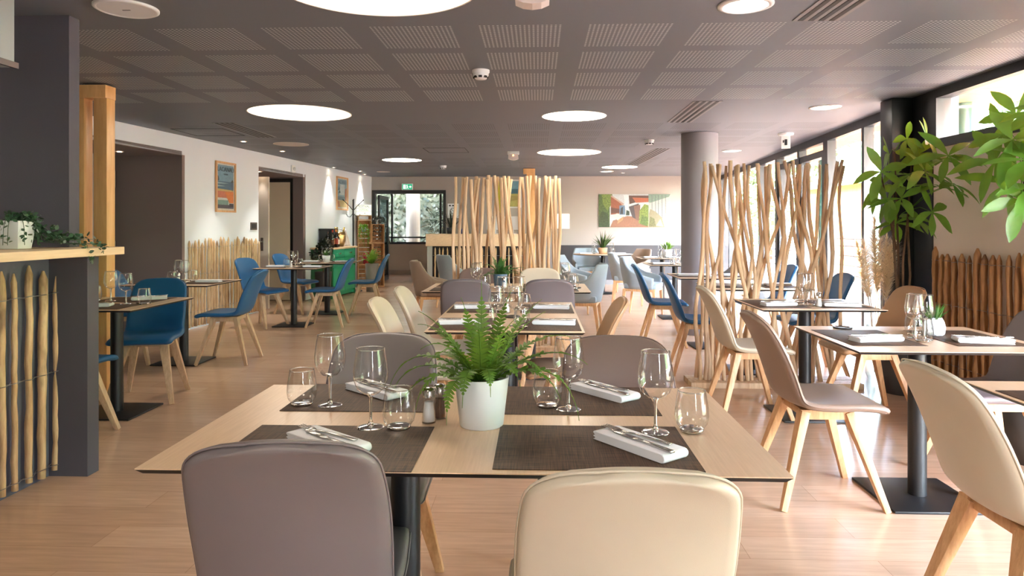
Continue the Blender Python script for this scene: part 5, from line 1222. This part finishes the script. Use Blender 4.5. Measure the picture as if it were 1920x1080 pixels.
hang('green trailing plant hanging over the left crates', inC(-.18, -.28, 1.16), 16, .45, 5, M_leaf)
hang('dark trailing plant hanging at the right end of the crates', inC(.18, -.04, 1.325), 18, .5, 6, M_leafd, rad=.1)
v = LP(13.45, .62); r = thing('arching_plant', 'arching green plant in front of the crates', 'potted plant', (v.x, v.y, 0)); pot(r, [(.001,0),(.11,0),(.13,.55),(.12,.55),(.11,.5),(.001,.5)], mat('grey_tall_planter', (120, 112, 104), .5))
b = MB()
for i in range(18): frond(b, (0, 0, .52), i*2.4, R(40+(i*13) % 45), .42, .05, .9, 300+i, 14)
b.build('fronds', M_fern, r)
v = inC(-.14, -.28, .02); r = thing('red_vase', 'dark red vase standing by the crates', 'vase', (v.x, v.y, 0)); b = MB(); b.lathe([(.001, .5), (.05, .5), (.065, .72), (.06, .72), (.05, .52), (.001, .52)], 20); b.build('body', mat('red_glaze', (150, 20, 44), .25), r)
b = MB(); b.lathe([(.001, 0), (.12, 0), (.12, .02), (.015, .03), (.015, .48), (.09, .49), (.09, .5), (.001, .5)], 16); b.build('stand', M_crate, r)

# ------------------------------------------------------------------ reception
p = C(-1.62, 13.0); rx, ry = p
r = thing('reception_desk', 'reception counter with pale wood band over a paled black front', 'counter', (rx, ry, 0))
b = MB(); b.box(.10, 1.9, .04, .5, 0, .90); b.build('front_panel', mat('black_panel', (24, 22, 22), .6), r)
b = MB(); b.box(0, .10, .03, .7, 0, .9); b.build('side_panel', mat('grey_panel', (178, 180, 178), .6), r)
b = MB(); b.box(-.02, 1.9, -.02, .7, .90, 1.13); b.build('counter_band', M_bar, r, bevel=.003)
rn = random.Random(2)
for i in range(21): b = MB(); paling(b, (.15+i*.083, .0, .02), .86, .042, rn.uniform(-.01, .01), 900+i); b.build('paling', M_pale, r)
b = MB(); b.tube([(.1, -.02, .72), (1.88, -.02, .72)], .003, 5); b.tube([(.1, -.02, .3), (1.88, -.02, .3)], .003, 5); b.build('wire', M_wire, r)
M_scr = mat('monitor_back', (214, 214, 216), .5)
for x_, lb in ((1.28, 'white monitor back on the reception desk, left one'), (1.62, 'white monitor back on the reception desk, right one')):
    r = thing('monitor', lb, 'monitor', (rx+x_, ry+.35, 1.13)); b = MB(); b.box(-.16, .16, -.015, .015, .08, .34); b.build('screen', M_scr, r, bevel=.004); b = MB(); b.box(-.08, .08, -.06, .06, 0, .01); b.box(-.02, .02, -.01, .02, .01, .12); b.build('stand', M_scr, r)
spiky('dark arching plant in a black pot on the reception desk', (rx+.42, ry+.3), 1.13, M_frame, [(.001, 0), (.07, 0), (.09, .12), (.085, .12), (.08, .1), (.001, .1)], 40, .42, .016, M_leafd, 14, 60)
r = thing('spray_bottle', 'blue bottle with white cap on the reception desk', 'bottle', (rx+.68, ry+.2, 1.13)); b = MB(); b.lathe([(.001,0),(.05,0),(.05,.08),(.02,.12),(.001,.12)], 16); b.build('body', mat('blue_plastic', (50, 80, 150), .3), r); b = MB(); b.lathe([(.018,.12),(.014,.17),(.001,.17)], 10); b.build('cap', M_plastic, r)
# art on the wall behind the screen, floor lamp
p = C((964-960)/1280*15.0, 15.0); framed('framed_poster', 'tall blue and green poster seen between the central screen branches', (p[0], YB), 0, .30, .62, EYE+(424-363)/1280*15, [((120, 172, 190), rect(.03,.65,.97,.97)), ((60, 110, 130), rect(.03,.5,.97,.68)), ((196, 190, 110), rect(.03,.03,.97,.5)), ((170, 160, 90), [(.03,.2),(.97,.3),(.97,.4),(.03,.45)])], M_plastic, .012)
p = C((938-960)/1280*15.0, 15.0); b = MB(); b.box(-.05, .05, -.03, 0, -.35, .35); o = put(b.build('yellow_panel', mat('yellow_green', (190, 184, 50), .6)), (p[0], YB, EYE+.65)); tag(o, 'narrow yellow green panel on the wall behind the screen', 'panel')
p = C(.93, 13.4); r = thing('floor_lamp', 'floor lamp with a white drum shade right of the central screen', 'floor lamp', (p[0], p[1], 0))
b = MB(); b.lathe([(.001,.025),(.15,.02),(.155,0)], 28); b.build('base', M_frame, r); b = MB(); b.tube([(0,0,.02),(0,0,1.30)], .012, 8); b.build('pole', M_frame, r)
b = MB(); b.lathe([(.20,1.23),(.20,1.52),(.197,1.52),(.197,1.23)], 36, close=True); b.build('lamp_shade', mat('white_shade', (240, 236, 232), .8, emit=.25), r)
